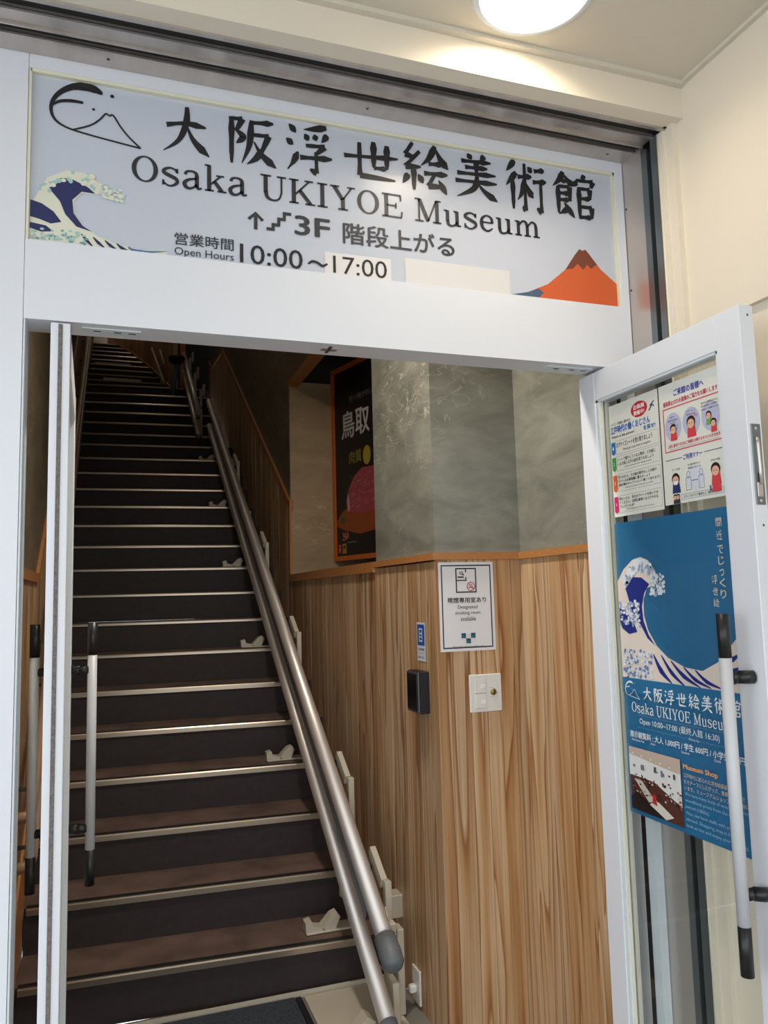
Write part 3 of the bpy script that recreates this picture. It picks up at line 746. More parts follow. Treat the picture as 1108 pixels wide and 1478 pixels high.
# dark web between the tubes
wv = MB(); Vn = Vector((0, -dU.z, dU.y))
for i in range(1):
    a = Vector(L0) + dU * .35 + Vector((.012, 0, 0)); b = Vector(L1) + Vector((.012, 0, 0))
    wv.add([a + Vn * .05, b + Vn * .05, b + Vn * .20, a + Vn * .20, a + Vn * .05 + Vector((.012, 0, 0)), b + Vn * .05 + Vector((.012, 0, 0)), b + Vn * .20 + Vector((.012, 0, 0)), a + Vn * .20 + Vector((.012, 0, 0))],
           [(0, 1, 2, 3), (7, 6, 5, 4), (0, 4, 5, 1), (3, 2, 6, 7), (0, 3, 7, 4), (1, 5, 6, 2)])
wv.build('drive_web', M['gun'], rl)
def foot(y, zt, par):
    """upright channel, sloped cover plate and a two pronged foot lying on the tread"""
    f = MB()
    f.bbox(XS + .040, y + .03, zt, XS + .060, y + .065, zt + .40, .003)
    f.bbox(XS + .005, y + .035, zt + .12, XS + .045, y + .06, zt + .17, .003)
    f.build('post', M['beigeplastic'], par)
    g = MB()
    g.bbox(XS - .14, y + .02, zt + .001, XS + .08, y + .10, zt + .008, .002)
    # angled prongs, thick plates rising from the base plate
    g.prism([(XS - .06, zt + .006), (XS - .02, zt + .006), (XS + .0, zt + .05), (XS - .012, zt + .068), (XS - .035, zt + .06), (XS - .075, zt + .02)], lambda a_, b_, t: (a_, y + .03 + t * .05, b_))
    g.prism([(XS - .14, zt + .006), (XS - .07, zt + .006), (XS - .075, zt + .02), (XS - .11, zt + .028), (XS - .118, zt + .05), (XS - .142, zt + .044)], lambda a_, b_, t: (a_, y + .03 + t * .05, b_))
    fo = g.build('foot', M['beigeplastic'], par)
    MB().lathe((XS - .05, y + .04, zt + .008), (0, 0, 1), ((0, .007), (.004, .007), (.0041, .0001)), 8).build('bolt', M['alu'], fo)
for k in (1, 4, 7, 10, 13, 16):
    foot(ynose(k) + .03, k * RISE, rl)
# sloped cover plates with a short upright below, beside the upper tube
for yc in (2.86, 3.30, 4.22, 5.10, 6.30):
    zc_ = .350 + .616 * (yc - 2.605) - .01
    a = Vector((XS + .048, yc - .06, zc_ - .05)); b = a + dU * .15; c = MB()
    c.add([a, b, b + Vn * .04, a + Vn * .04, a + Vector((.022, 0, 0)), b + Vector((.022, 0, 0)), b + Vn * .04 + Vector((.022, 0, 0)), a + Vn * .04 + Vector((.022, 0, 0))],
          [(0, 1, 2, 3), (7, 6, 5, 4), (0, 4, 5, 1), (3, 2, 6, 7), (0, 3, 7, 4), (1, 5, 6, 2)])
    c.bbox(XS + .056, yc - .10, max(zc_ - .30, stairz(yc - .1) + .002), XS + .080, yc - .07, zc_ - .02, .002)
    c.build('cover_plate', M['beigeplastic'], rl)
# floor plate and channel at the bottom end
MB().bbox(.70, 2.56, 0, 1.0, 3.050, .008, .002).build('floor_plate', M['beigeplastic'], rl)
ch = MB().bbox(.985, 2.78, 0.008, 1.01, 2.84, .30, .003); ch.bbox(.935, 2.70, .008, .96, 2.80, .16, .003)
ch.prism([(.80, .008), (.86, .008), (.87, .05), (.84, .07), (.80, .03)], lambda a_, b_, t: (a_, 2.70 + t * .06, b_))
ch.build('base_channel', M['beigeplastic'], rl)
sw = MB().bbox(.905, 2.66, .315, .94, 2.70, .375, .004); sw.tube([(.922, 2.69, .375), (.92, 2.72, .41)], .004, 6)
sw.build('limit_switch', M['beigeplastic'], rl)
rl2 = thing('stair_lift_rail', 'shorter pair of steel tubes rising beyond the gap, nearer the top landing', 'handrail', (.78, 7.6, 3.0))
MB().tube([(.78, 7.61, 3.31), (.78, 9.25, 4.415)], .028, 18).build('tube', M['tube'], rl2)
MB().tube([(.78, 7.55, 3.06), (.78, 9.25, 4.19)], .028, 18).build('tube', M['tube'], rl2)
MB().lathe((.78, 7.55, 3.06), (0, -.84, -.55), ((0, .029), (.03, .029), (.04, .01), (.041, .0001)), 14).build('end_cap', M['greycap'], rl2)
for k in (18, 20, 22):
    yy = ynose(k) + .12; z_ = k * RISE
    f = MB().bbox(.82, yy, z_, .845, yy + .05, z_ + .50, .003); f.bbox(.79, yy + .01, z_ + .12, .83, yy + .03, z_ + .2, .002)
    f.bbox(.85, yy - .02, z_ + .44, .87, yy + .10, z_ + .56, .003)
    f.build('post', M['beigeplastic'], rl2)

# ================================================================== WOOD HANDRAIL ON THE LEFT
hr = thing('wooden_handrail', 'double brown handrail with returned ends on the left stair wall', 'handrail', (-.24, 2.9, .5))
sl = .647
for z_, y_ in ((.815, 2.86), (.648, 2.90)):
    e = (-.24, y_, z_); t_ = (-.24, 9.1, z_ + sl * (9.1 - y_)); 
    MB().tube([(XL + .012, y_ - .01, z_ - .005), (-.262, y_ - .005, z_ - .002), (-.244, y_, z_), (-.24, y_ + .03, z_ + .02), t_], .019, 14).build('rail', M['rail'], hr)
for y_ in (3.02, 3.75, 4.5, 5.3, 6.1, 7.0, 7.9, 8.8):
    for z_, yb_ in ((.815, 2.86), (.648, 2.90)):
        zz = z_ + sl * (y_ - yb_)
        q = MB().tube([(XL + .004, y_, zz - .05), (-.262, y_, zz - .05), (-.24, y_, zz - .015)], .008, 8)
        q.bbox(XL, y_ - .02, zz - .075, XL + .008, y_ + .02, zz - .02, .002)
        q.build('bracket', M['alu'], hr)
hr2 = thing('wooden_handrail', 'pale double handrail continuing up the left wall of the top flight', 'handrail', (-.24, 9.3, 4.5))
for z_ in (.78, .58):
    MB().tube([(-.24, 9.35, 3.956 + z_), (-.24, 12.9, 3.956 + z_ + .47 * 3.55)], .019, 10).build('rail', M['rail'], hr2)
for y_ in (9.6, 10.6, 11.6, 12.6):
    zb_ = 3.956 + .47 * (y_ - 9.35)
    MB().box(XL, y_ - .01, zb_ + .54, -.24, y_ + .01, zb_ + .56).box(XL, y_ - .01, zb_ + .74, -.24, y_ + .01, zb_ + .76).build('bracket', M['alu'], hr2)

# ================================================================== ENTRANCE MAT
em = thing('entrance_mat', 'dark blue grey carpet mat on the floor at the foot of the stairs', 'mat', (.2, 2.5, 0))
MB().bbox(XL + .03, 1.98, 0.0, .665, 3.05, .010, .003).build('pile', M['mat'], em)
MB().bbox(.665, 1.98, 0.0, .69, 3.05, .009, .003).build('edging', M['black'], em)

# ================================================================== DOORS
def leaf(name, loc, rot, W, face_sign, bottom=0.02):
    """leaf standing in its local x (width) / z plane, y = thickness. stiles 70 mm"""
    d = thing(name, None, None, loc, rot, kind='structure'); T = .041; H = 2.128
    sw_, tr_, br_ = .075, .085, .20
    x0, x1 = 0, W
    MB().bbox(x0, -T / 2, bottom, x0 + sw_, T / 2, H, .0015).build('stile', M['white'], d, True)
    MB().bbox(x1 - sw_, -T / 2, bottom, x1, T / 2, H, .0015).build('stile', M['white'], d, True)
    MB().bbox(x0 + sw_, -T / 2, H - tr_, x1 - sw_, T / 2, H, .0015).build('rail', M['white'], d, True)
    MB().bbox(x0 + sw_, -T / 2, bottom, x1 - sw_, T / 2, bottom + br_, .0015).build('rail', M['white'], d, True)
    g0, g1, zb, zt_ = x0 + sw_, x1 - sw_, bottom + br_, H - tr_
    MB().box(g0, -.003, zb, g1, .003, zt_).build('glass_pane', M['glass'], d, True)
    bd = MB(); gk = MB()
    for s_ in (-1, 1):
        gk.box(g0 + .012, s_ * .0032, zb, g0 + .015, s_ * .012, zt_)
        ya, yb = s_ * .004, s_ * .018
        bd.box(g0, ya, zb, g0 + .012, yb, zt_); bd.box(g1 - .006, ya, zb, g1, yb, zt_); bd.box(g0, ya, zt_ - .006, g1, yb, zt_); bd.box(g0, ya, zb, g1, yb, zb + .006)
    bd.build('glazing_bead', M['white2'], d, True); gk.build('gasket', M['bead'], d, True)
    return d, T, H
def handle(d, xh, side, T, z0=.69, z1=1.44):
    s_ = side; yb = s_ * (T / 2 + .058)
    h = MB().tube([(xh, yb, z0 + .10), (xh, yb, z1 - .095)], .0135, 20).build('pull_handle', M['greybar'], d, True)
    k = MB(); k.tube([(xh, yb, z1 - .095), (xh, yb, z1)], .0138, 20); k.tube([(xh, yb, z0), (xh, yb, z0 + .10)], .0138, 20)
    k.build('grip', M['blackgrip'], h, True)
    for z_ in (z1 - .138, z0 + .16):
        a = MB().tube([(xh, yb - s_ * .010, z_), (xh, s_ * (T / 2 + .02), z_)], .0125, 16)
        a.tube([(xh, s_ * (T / 2 + .028), z_), (xh + .012, s_ * (T / 2 + .012), z_), (xh + .016, s_ * (T / 2), z_)], .0145, 16)
        a.build('arm', M['blackgrip'], h, True)
    return h
# right leaf, swung out 90 degrees: hinge heel at y 1.965, free edge at y 1.33
dR, T, H = leaf('door_2', (1.3395, 1.965, 0), -math.pi / 2, .635, -1)
dR_side = -1      # local -y faces world -x
handle(dR, .583, -1, T); handle(dR, .583, 1, T)
fbm = MB(); fx = .635
fbm.bbox(fx - .001, -.012, 1.675, fx + .0022, .014, 1.855, .001)
fb = fbm.build('flush_bolt', M['alu'], dR, True)
q = MB(); q.tube([(fx + .0024, .001, 1.825), (fx + .0044, .001, 1.81), (fx + .004, .003, 1.75), (fx + .003, .003, 1.72)], .0045, 10); q.bbox(fx + .001, -.007, 1.692, fx + .0035, .008, 1.725, .001)
q.build('bolt_lever', M['steel'], fb, True)
q = MB().bbox(fx + .002, -.003, 1.725, fx + .004, .006, 1.745, .0005); q.build('bolt_slot', M['black'], fb, True)
q = MB().lathe((fx + .0022, .001, 1.845), (1, 0, 0), ((0, .004), (.0012, .003), (.0013, .0001)), 8); q.lathe((fx + .0022, .001, 1.684), (1, 0, 0), ((0, .004), (.0012, .003), (.0013, .0001)), 8); q.build('screw', M['steel'], fb, True)
q = MB()
for z_ in (2.105, 1.63, 1.2): q.lathe((fx, .004, z_), (1, 0, 0), ((0, .003), (.001, .002), (.0011, .0001)), 8)
q.build('screw', M['gun'], dR, True)
MB().bbox(-.004, -.007, .02, .0, .007, 2.12, .001).build('edge_seal', M['fuzz'], dR, True)
# left leaf, swung inwards: heel towards the street
dL, T, H = leaf('door_1', (-0.114, 1.842, 0), math.pi / 2 + math.radians(1.35), .715, 1)
handle(dL, .66, -1, T); handle(dL, .66, 1, T)
MB().bbox(-.003, -.0045, .02, .001, .0045, 2.125, .001).build('edge_seal', M['fuzz'], dL, True)

# ================================================================== MUSEUM SIGN ON THE HEADER
FS = Fr((0, 1.863, 0), (1, 0, 0), (0, 0, 1))      # a = world x, b = world z
sg = thing('museum_sign', 'wide white museum banner over the doorway with brush lettering, wave and red mountain', 'sign', (.6, 1.865, 2.33))
MB().box(-.186, 1.8635, 2.3205, 1.398, 1.868, 2.727).build('sign_sheet', M['signwhite'], sg)
P = Print(FS, sg)
INK = (28, 28, 32)
for ch, x0, x1, z0, z1 in (('大', .101, .222, 2.582, 2.717), ('阪', .256, .387, 2.582, 2.719), ('浮', .410, .538, 2.583, 2.727), ('世', .564, .722, 2.590, 2.716), ('絵', .725, .868, 2.583, 2.729), ('美', .882, 1.021, 2.591, 2.724), ('術', 1.042, 1.177, 2.576, 2.730), ('館', 1.194, 1.338, 2.577, 2.720)):
    P.gl(kanji(ch, x0, z0, x1, z1, 1.15), INK, 1, 'brush_lettering')
for g_ in serif('Osaka UKIYOE Museum', .033, 2.502, 1.149, 2.567, 2.2): P.gl(g_, (44, 42, 46), 1, 'serif_lettering')
logo(P, -.151, 2.582, .211, .137, INK)
G_ = (52, 52, 56)
P.line([(.332, 2.418), (.332, 2.456)], .009, G_, 1, 'arrow'); P.line([(.314, 2.443), (.332, 2.461), (.350, 2.443)], .008, G_, 1, 'arrow')
P.line([(.359, 2.424), (.376, 2.424)], .008, G_, 1, 'stair_symbol')
for i in range(3):
    x_, z_ = .372 + i * .0145, 2.420 + i * .0165
    P.rect(x_, z_, x_ + .008, z_ + .021, G_, 1, 'stair_symbol'); P.rect(x_, z_ + .013, x_ + .022, z_ + .021, G_, 1, 'stair_symbol')
P.text('3F', .431, 2.418, .525, 2.471, G_, .02)
P.text('階段上がる', .559, 2.411, .877, 2.470, G_, .018)
P.text('営業時間', .135, 2.354, .277, 2.385, G_, .012)
P.text('Open Hours', .135, 2.323, .277, 2.348, G_, .004)
P.text('10:00', .292, 2.327, .451, 2.377, INK, .004)
P.line([(.465, 2.344), (.476, 2.352), (.490, 2.350), (.503, 2.343), (.516, 2.350)], [.005, .007, .007, .007, .005], INK, 1, 'lettering', 4)
P.rect(.509, 2.325, .690, 2.383, (222, 218, 218), 0, 'paper_patch')
P.text('17:00', .531, 2.328, .678, 2.375, INK, 0, 2)
P.rect(.730, 2.322, 1.043, 2.393, (214, 212, 212), 0, 'paper_patch')
# plain breaking wave, no copy of any print: three swells and round foam
CR, NV, BL, TE = (222, 220, 200), (36, 40, 92), (74, 116, 156), (164, 196, 190)
P.poly([(-.184, 2.408), (-.150, 2.478), (-.110, 2.502), (-.072, 2.503), (-.04, 2.484), (-.02, 2.462), (-.045, 2.452), (-.075, 2.452), (-.092, 2.43), (-.09, 2.40), (-.07, 2.372), (-.04, 2.352), (.0, 2.338), (.06, 2.33), (.118, 2.337), (.118, 2.3215), (-.184, 2.3215)], CR, 0, 'wave_print')
P.poly([(-.138, 2.478), (-.10, 2.484), (-.062, 2.468), (-.045, 2.454), (-.075, 2.455), (-.095, 2.432), (-.092, 2.40), (-.072, 2.372), (-.052, 2.36), (-.085, 2.368), (-.11, 2.395), (-.122, 2.425), (-.145, 2.452)], NV, 1, 'wave_print')
P.poly([(-.184, 2.420), (-.160, 2.414), (-.135, 2.398), (-.118, 2.375), (-.140, 2.368), (-.165, 2.376), (-.184, 2.380)], NV, 1, 'wave_print')
P.poly([(-.184, 2.366), (-.15, 2.362), (-.135, 2.350), (-.160, 2.346), (-.184, 2.352)], NV, 1, 'wave_print')
for i in range(6):
    x_ = -.075 + i * .026
    P.line([(x_, 2.352 - i * .0045), (x_ + .012, 2.338 - i * .003), (x_ + .026, 2.324)], [.002, .008, .002], NV if i < 4 else BL, 1, 'wave_print', 4)
P.line([(.03, 2.330), (.07, 2.326), (.118, 2.334)], [.003, .006, .001], BL, 1, 'wave_print', 3)
rg = random.Random(3)
for i in range(60):
    t = rg.random(); a_ = -.165 + .16 * t; b_ = 2.440 + .05 * math.sin(t * 3.0) + (rg.random() - .5) * .03
    P.ell(a_, b_, .004 + .003 * rg.random(), .004 + .002 * rg.random(), CR if rg.random() < .6 else TE, 2, 'foam_print', 8)
for i in range(40):
    P.ell(-.03 + .05 * rg.random() ** 1.5 , 2.440 + .034 * rg.random(), .0035 + .003 * rg.random(), .003, (186, 204, 204) if rg.random() < .5 else CR, 2, 'foam_print', 7)
for i in range(50):
    P.ell(-.18 + .12 * rg.random(), 2.326 + .030 * rg.random(), .004 * rg.random() + .002, .003, TE if rg.random() < .6 else (110, 160, 160), 2, 'foam_print', 7)
# red mountain
P.poly([(1.049, 2.326), (1.10, 2.338), (1.165, 2.368), (1.225, 2.418), (1.262, 2.470), (1.276, 2.486), (1.286, 2.482), (1.296, 2.487), (1.305, 2.478), (1.345, 2.432), (1.3975, 2.394), (1.3975, 2.3215), (1.10, 2.3215)], (206, 92, 44), 0, 'mountain_print')
P.poly([(1.225, 2.418), (1.262, 2.470), (1.276, 2.486), (1.286, 2.482), (1.296, 2.487), (1.305, 2.478), (1.333, 2.446), (1.312, 2.430), (1.30, 2.442), (1.285, 2.424), (1.268, 2.440), (1.25, 2.424)], (120, 62, 44), 1, 'mountain_print')
P.poly([(1.049, 2.326), (1.10, 2.338), (1.135, 2.352), (1.15, 2.340), (1.13, 2.3215), (1.06, 2.3215)], (70, 92, 120), 1, 'mountain_print')
P.done({'wave_print': 'printed blue and cream wave', 'mountain_print': 'printed orange red mountain'})

# ================================================================== SHEETS ON THE RIGHT DOOR (behind its glass)
FD = Fr((1.3430, 1.83 * 1.0182, -1.5 * .0182), (0, -1, 0), (0, 0, 1), 1.0182)   # a = 1.83 - y, b = z, faces -x
def sheet(name, label, cat, x0, y0, x1, y1, col, group=None, fr=FD, th=.0006, rough=None):
    t = thing(name, label, cat, tuple(fr.P((x0 + x1) / 2, y0, 0)), group=group)
    m = MB(); vs = [fr.P(a, b, 0) for a, b in ((x0, y0), (x1, y0), (x1, y1), (x0, y1))] + [fr.P(a, b, -th) for a, b in ((x0, y0), (x1, y0), (x1, y1), (x0, y1))]
    m.add(vs, [(0, 1, 2, 3), (7, 6, 5, 4), (0, 4, 5, 1), (1, 5, 6, 2), (2, 6, 7, 3), (3, 7, 4, 0)])
    m.build('paper', pm(*col), t)
    return t
def dscale(a, b): return a, b
PX = 0.0175      # parallax: sheets sit 24 mm behind the leaf face
def dd(a): return a
WH = (246, 242, 234)
s1 = sheet('notice_sheet', 'white visitor quiz notice with four coloured step tabs, left sheet in door', 'notice', .004, 1.697, .2115, 2.010, WH)
P = Print(FD, s1, .0002)
RD, BU, K2 = (206, 40, 56), (46, 110, 190), (50, 48, 50)
P.ell(.136, 1.974, .034, .021, RD, 1)
P.text('企画展', .112, 1.975, .160, 1.988, (250, 240, 236), .03, 2)
P.text('開催中!', .114, 1.959, .158, 1.972, (250, 240, 236), .03, 2)
P.text('クイズ・浮世絵に描かれた', .010, 1.951, .098, 1.959, K2, .01)
P.text('江戸時代の働くおじさん', .008, 1.928, .178, 1.949, BU, .035)
P.text('を探せ!', .150, 1.913, .198, 1.926, BU, .03)
P.text('Where is this person?', .010, 1.914, .112, 1.923, K2, .02)
P.line([(.176, 1.960), (.190, 1.975), (.196, 1.968)], .004, (40, 60, 100), 1); P.line([(.180, 1.972), (.198, 1.982)], .003, (40, 60, 100), 1)
rows = [((28, 120, 200), 1.905, 1.868, '1', ['まずクイズシートを受け取りましょう'], 'Please get a quiz sheet at reception'),
        ((72, 160, 72), 1.862, 1.822, '2', ['シートで紹介している人物が、どの絵に', 'いるか探しながら絵を見てみましょう'], 'Look for the person while viewing the prints'),
        ((222, 100, 40), 1.812, 1.765, '3', ['見つけたら、その絵の番号もしくは絵の', 'タイトルを解答欄に書きましょう', '(絵の横のキャプションに書いてあります)'], 'Write the number of the print or its title'),
        ((214, 30, 110), 1.752, 1.706, '4', ['終わったら、受付までシートを持ってき', 'てください。全問正解者にはささやかな', 'プレゼントが!'], 'Please bring your sheet to the reception')]
for c, zt_, zb_, n_, ls, en in rows:
    P.rect(.008, zb_ + .006, .026, zt_, c, 1, 'step_tab'); P.poly([(.008, zb_ + .006), (.017, zb_), (.026, zb_ + .006)], c, 1, 'step_tab')
    P.text(n_, .014, (zb_ + zt_) / 2 - .003, .019, (zb_ + zt_) / 2 + .006, (250, 250, 250), 0, 2)
    P.frame(.028, zb_ + .001, .207, zt_ + .002, .0007, (150, 150, 150), 0)
    lh = (zt_ - zb_ - .008) / (len(ls) + .6); zz = zt_ - .003
    for l in ls:
        w = .170 * len(l) / 19.0
        P.text(l, .031, zz - lh * .8, .031 + min(w, .172), zz, K2, .012); zz -= lh
    P.text(en, .060, zz - lh * .55, .175, zz - .0005, (110, 108, 108), 0)
P.done({'step_tab': 'coloured numbered tab'})
s2 = sheet('notice_sheet', 'white hygiene notice with red box and cartoon people, right sheet in door', 'notice', .2165, 1.705, .4335, 2.010, WH)
P = Print(FD, s2, .0002)
PB = (72, 70, 170); PK = (208, 50, 80)
P.text('ご来館の皆様へ', .272, 1.973, .378, 1.991, PB, .035)
P.text('感染防止のため皆様のご協力をお願いします', .232, 1.953, .421, 1.966, PK, .03)
P.frame(.229, 1.836, .428, 1.948, .0028, (220, 84, 96), 1)
for cx in (.263, .328, .393):
    P.ell(cx, 1.898, .030, .036, (206, 204, 232), 0)
P.text('咳や', .255, 1.920, .270, 1.925, K2); P.text('風邪の症状が', .246, 1.912, .280, 1.917, K2); P.text('ある方', .254, 1.905, .272, 1.910, K2)
P.text('37.5℃以上', .312, 1.922, .344, 1.927, K2); P.text('発熱のある方', .312, 1.914, .344, 1.919, K2)
P.text('過去2週間以内に', .364, 1.930, .420, 1.935, K2); P.text('感染地域への訪問・', .364, 1.922, .420, 1.927, K2); P.text('感染者との接触がある方', .364, 1.914, .420, 1.919, K2)
SK, HR_, RB = (240, 186, 158), (44, 30, 34), (222, 70, 76)
def figure(cx, cy, s, body, mask=False, full=False):
    P.poly([(cx - .013 * s, cy - .030 * s), (cx + .013 * s, cy - .030 * s), (cx + .010 * s, cy - .008 * s), (cx - .010 * s, cy - .008 * s)], body, 2, 'cartoon')
    P.ell(cx, cy + .001 * s, .0125 * s, .0125 * s, HR_, 3, 'cartoon', 14)
    P.ell(cx, cy - .003 * s, .0098 * s, .0098 * s, SK, 4, 'cartoon', 14)
    P.ell(cx - .0038 * s, cy - .002 * s, .0012 * s, .0014 * s, HR_, 5, 'cartoon', 6); P.ell(cx + .0038 * s, cy - .002 * s, .0012 * s, .0014 * s, HR_, 5, 'cartoon', 6)
    if mask: P.poly([(cx - .007 * s, cy - .004 * s), (cx + .007 * s, cy - .004 * s), (cx + .005 * s, cy - .012 * s), (cx - .005 * s, cy - .012 * s)], (244, 246, 250), 5, 'cartoon')
figure(.265, 1.892, .95, RB); figure(.328, 1.896, 1.2, RB); figure(.388, 1.900, .75, (120, 176, 90)); figure(.402, 1.880, .75, RB)
P.ell(.277, 1.897, .004, .005, (150, 190, 220), 3, 'cartoon', 8); P.line([(.340, 1.910), (.344, 1.916)], .002, RD, 3, 'cartoon'); P.line([(.345, 1.908), (.350, 1.911)], .002, RD, 3, 'cartoon')
P.text('上記に該当する方はご来館をお断りさせていただきます', .240, 1.846, .420, 1.855, PK, .03)
P.text('Visitors with these symptoms are asked not to enter', .245, 1.840, .415, 1.844, (120, 100, 110), 0)
P.line([(.229, 1.8165), (.288, 1.8165)], .0016, (60, 76, 140), 1); P.line([(.364, 1.8165), (.429, 1.8165)], .0016, (60, 76, 140), 1)
P.text('ご利用マナー', .292, 1.809, .358, 1.823, PB, .03)
figure(.262, 1.766, 1.15, (44, 60, 110), True)
P.text('マスク着用', .248, 1.788, .278, 1.793, K2)
P.ring(.306, 1.772, .0065, .0075, .001, (120, 120, 150), 2, 'cartoon', 14); P.ring(.350, 1.772, .0065, .0075, .001, (120, 120, 150), 2, 'cartoon', 14)
for cx in (.306, .350): P.frame(cx - .009, 1.733, cx + .009, 1.764, .001, (120, 120, 150), 2, 'cartoon')
P.line([(.317, 1.755), (.339, 1.755)], .0015, (90, 90, 140), 2, 'cartoon')
P.text('お客様同士', .306, 1.792, .350, 1.797, K2); P.text('距離をあける', .306, 1.784, .350, 1.789, K2)
P.ell(.328, 1.760, .030, .032, (232, 232, 244), 0)
figure(.398, 1.770, 1.2, RB); P.poly([(.384, 1.718), (.412, 1.718), (.411, 1.738), (.385, 1.738)], RB, 2, 'cartoon')
P.text('手指の消毒', .383, 1.790, .413, 1.795, K2); P.rect(.376, 1.722, .381, 1.735, (80, 110, 150), 3, 'cartoon'); P.rect(.376, 1.722, .384, 1.727, (80, 110, 150), 3, 'cartoon')
figure(.256, 1.722, .55, (60, 60, 70)); figure(.266, 1.722, .55, (60, 60, 70))
P.frame(.278, 1.713, .420, 1.726, .0008, (110, 120, 180), 1)
P.text('スタッフはマスク着用の上ご案内いたします', .284, 1.716, .414, 1.723, K2, .01)
P.done({'cartoon': 'small printed cartoon people'})

BP = (36, 110, 156)
s3 = sheet('museum_poster', 'large blue museum poster with white wave and opening hours, lower in door', 'poster', .001, .908, .4395, 1.680, BP)
P = Print(FD, s3, .0002)
CW, NB, WW = (228, 214, 204), (26, 44, 130), (226, 230, 236)
# plain breaking wave and low swells: a generic stand-in
P.poly([(.001, 1.520), (.03, 1.552), (.07, 1.576), (.105, 1.582), (.135, 1.572), (.16, 1.545), (.17, 1.515), (.15, 1.505), (.125, 1.500), (.108, 1.470), (.106, 1.430), (.12, 1.390), (.15, 1.352), (.19, 1.325), (.25, 1.306), (.31, 1.302), (.36, 1.325), (.4375, 1.395), (.4375, 1.262), (.001, 1.250)], CW, 1, 'wave_print')
P.poly([(.035, 1.500), (.07, 1.530), (.105, 1.528), (.135, 1.510), (.112, 1.486), (.100, 1.452), (.103, 1.415), (.12, 1.380), (.145, 1.352), (.115, 1.370), (.09, 1.405), (.06, 1.425), (.05, 1.46)], NB, 2, 'wave_print')
P.poly([(.003, 1.448), (.03, 1.440), (.06, 1.412), (.075, 1.385), (.04, 1.378), (.012, 1.392), (.003, 1.410)], NB, 2, 'wave_print')
for i, (a_, b_, c_, d_, w_) in enumerate(((.135, 1.330, .20, 1.262, .016), (.165, 1.330, .25, 1.258, .012), (.20, 1.318, .30, 1.262, .012), (.245, 1.306, .335, 1.264, .010), (.285, 1.302, .37, 1.266, .010), (.39, 1.330, .436, 1.352, .012), (.38, 1.306, .436, 1.322, .012), (.37, 1.284, .436, 1.292, .010))):
    P.line([(a_, b_), ((a_ + c_) / 2 - .006, (b_ + d_) / 2 - .006), (c_, d_)], [.003, w_, .002], NB, 2, 'wave_print', 4)
for i in range(110):
    t = rg.random(); a_ = .03 + .13 * t; b_ = 1.515 + .045 * math.sin(t * 2.8) + (rg.random() - .5) * .03
    P.ell(a_, b_, .004 + .004 * rg.random(), .004 + .003 * rg.random(), WW if rg.random() < .7 else (150, 166, 196), 3, 'foam_print', 8)
for i in range(60):
    P.ell(.14 + .055 * rg.random(), 1.480 + .055 * rg.random(), .003 + .004 * rg.random(), .003 + .003 * rg.random(), WW if rg.random() < .7 else (150, 166, 196), 3, 'foam_print', 8)
for i in range(90):
    P.ell(.006 + .085 * rg.random(), 1.400 + .065 * rg.random(), .003 + .004 * rg.random(), .003 + .003 * rg.random(), WW if rg.random() < .6 else (150, 166, 196), 3, 'foam_print', 7)
for i in range(110):
    P.ell(.008 + .12 * rg.random(), 1.262 + .075 * rg.random(), .003 + .004 * rg.random(), .003 + .003 * rg.random(), WW if rg.random() < .55 else (110, 136, 186), 3, 'foam_print', 7)
P.rect(.001, 1.222, .4395, 1.262, BP, 4, 'print')
LT = (232, 236, 240)
logo(P, .010, 1.208, .062, .044, LT, .9, 5)
x_ = .083
for i, ch in enumerate('大阪浮世絵美術館'):
    P.gl(kanji(ch, x_ + i * .0432, 1.208, x_ + i * .0432 + .038, 1.246, 1.1), LT, 5, 'brush_lettering')
for g_ in serif('Osaka UKIYOE Museum', .034, 1.174, .395, 1.200, 2): P.gl(g_, LT, 5, 'serif_lettering')
P.line([(.055, 1.168), (.385, 1.168)], .0008, (120, 160, 190), 5); P.line([(.055, 1.136), (.385, 1.136)], .0008, (120, 160, 190), 5)
P.text('Open 10:00~17:00 (最終入館 16:30)', .064, 1.142, .352, 1.163, LT, .0, 5)
P.text('Entry by', .250, 1.132, .285, 1.139, LT, 0, 5)
P.text('展示観覧料 : 大人 1,000円 / 学生 600円 / 小学生 300円', .021, 1.106, .425, 1.124, LT, .015, 5)
P.text('Admission Fee', .026, 1.098, .078, 1.104, LT, 0, 5); P.text('Adult', .104, 1.098, .122, 1.104, LT, 0, 5); P.text('Student', .220, 1.098, .248, 1.104, LT, 0, 5); P.text('Child', .330, 1.098, .350, 1.104, LT, 0, 5)
# photograph of the shop
x0, y0, x1, y1 = .012, .920, .212, 1.081
P.rect(x0, y0, x1, y1, (88, 48, 40), 5, 'shop_photo')
P.poly([(x0, 1.040), (.09, 1.030), (x1, 1.012), (x1, y1), (x0, y1)], (196, 176, 164), 6, 'shop_photo')
P.poly([(x0, 1.008), (.11, 1.006), (x1, .966), (x1, 1.044), (.11, 1.052), (x0, 1.062)], (222, 222, 222), 7, 'shop_photo')
P.poly([(x0, .950), (.036, .968), (.100, .942), (.16, .922), (.10, .920), (x0, .920)], (34, 22, 24), 7, 'shop_photo')
P.poly([(.03, 1.000), (.06, 1.000), (.112, .958), (.086, .950)], (196, 190, 180), 8, 'shop_photo')
P.poly([(.088, .946), (.118, .962), (.180, .934), (.15, .922)], (216, 210, 204), 8, 'shop_photo')
P.poly([(.100, .952), (.104, .976), (.116, .974), (.118, .948)], (190, 44, 40), 9, 'shop_photo')
for i in range(70):
    a_ = x0 + .004 + (x1 - x0 - .01) * rg.random(); b_ = .955 + .055 * rg.random()
    P.rect(a_, b_, a_ + .003 + .006 * rg.random(), b_ + .003 + .003 * rg.random(), rg.choice([(60, 40, 40), (200, 196, 190), (150, 90, 80), (30, 26, 30)]), 9, 'shop_photo')
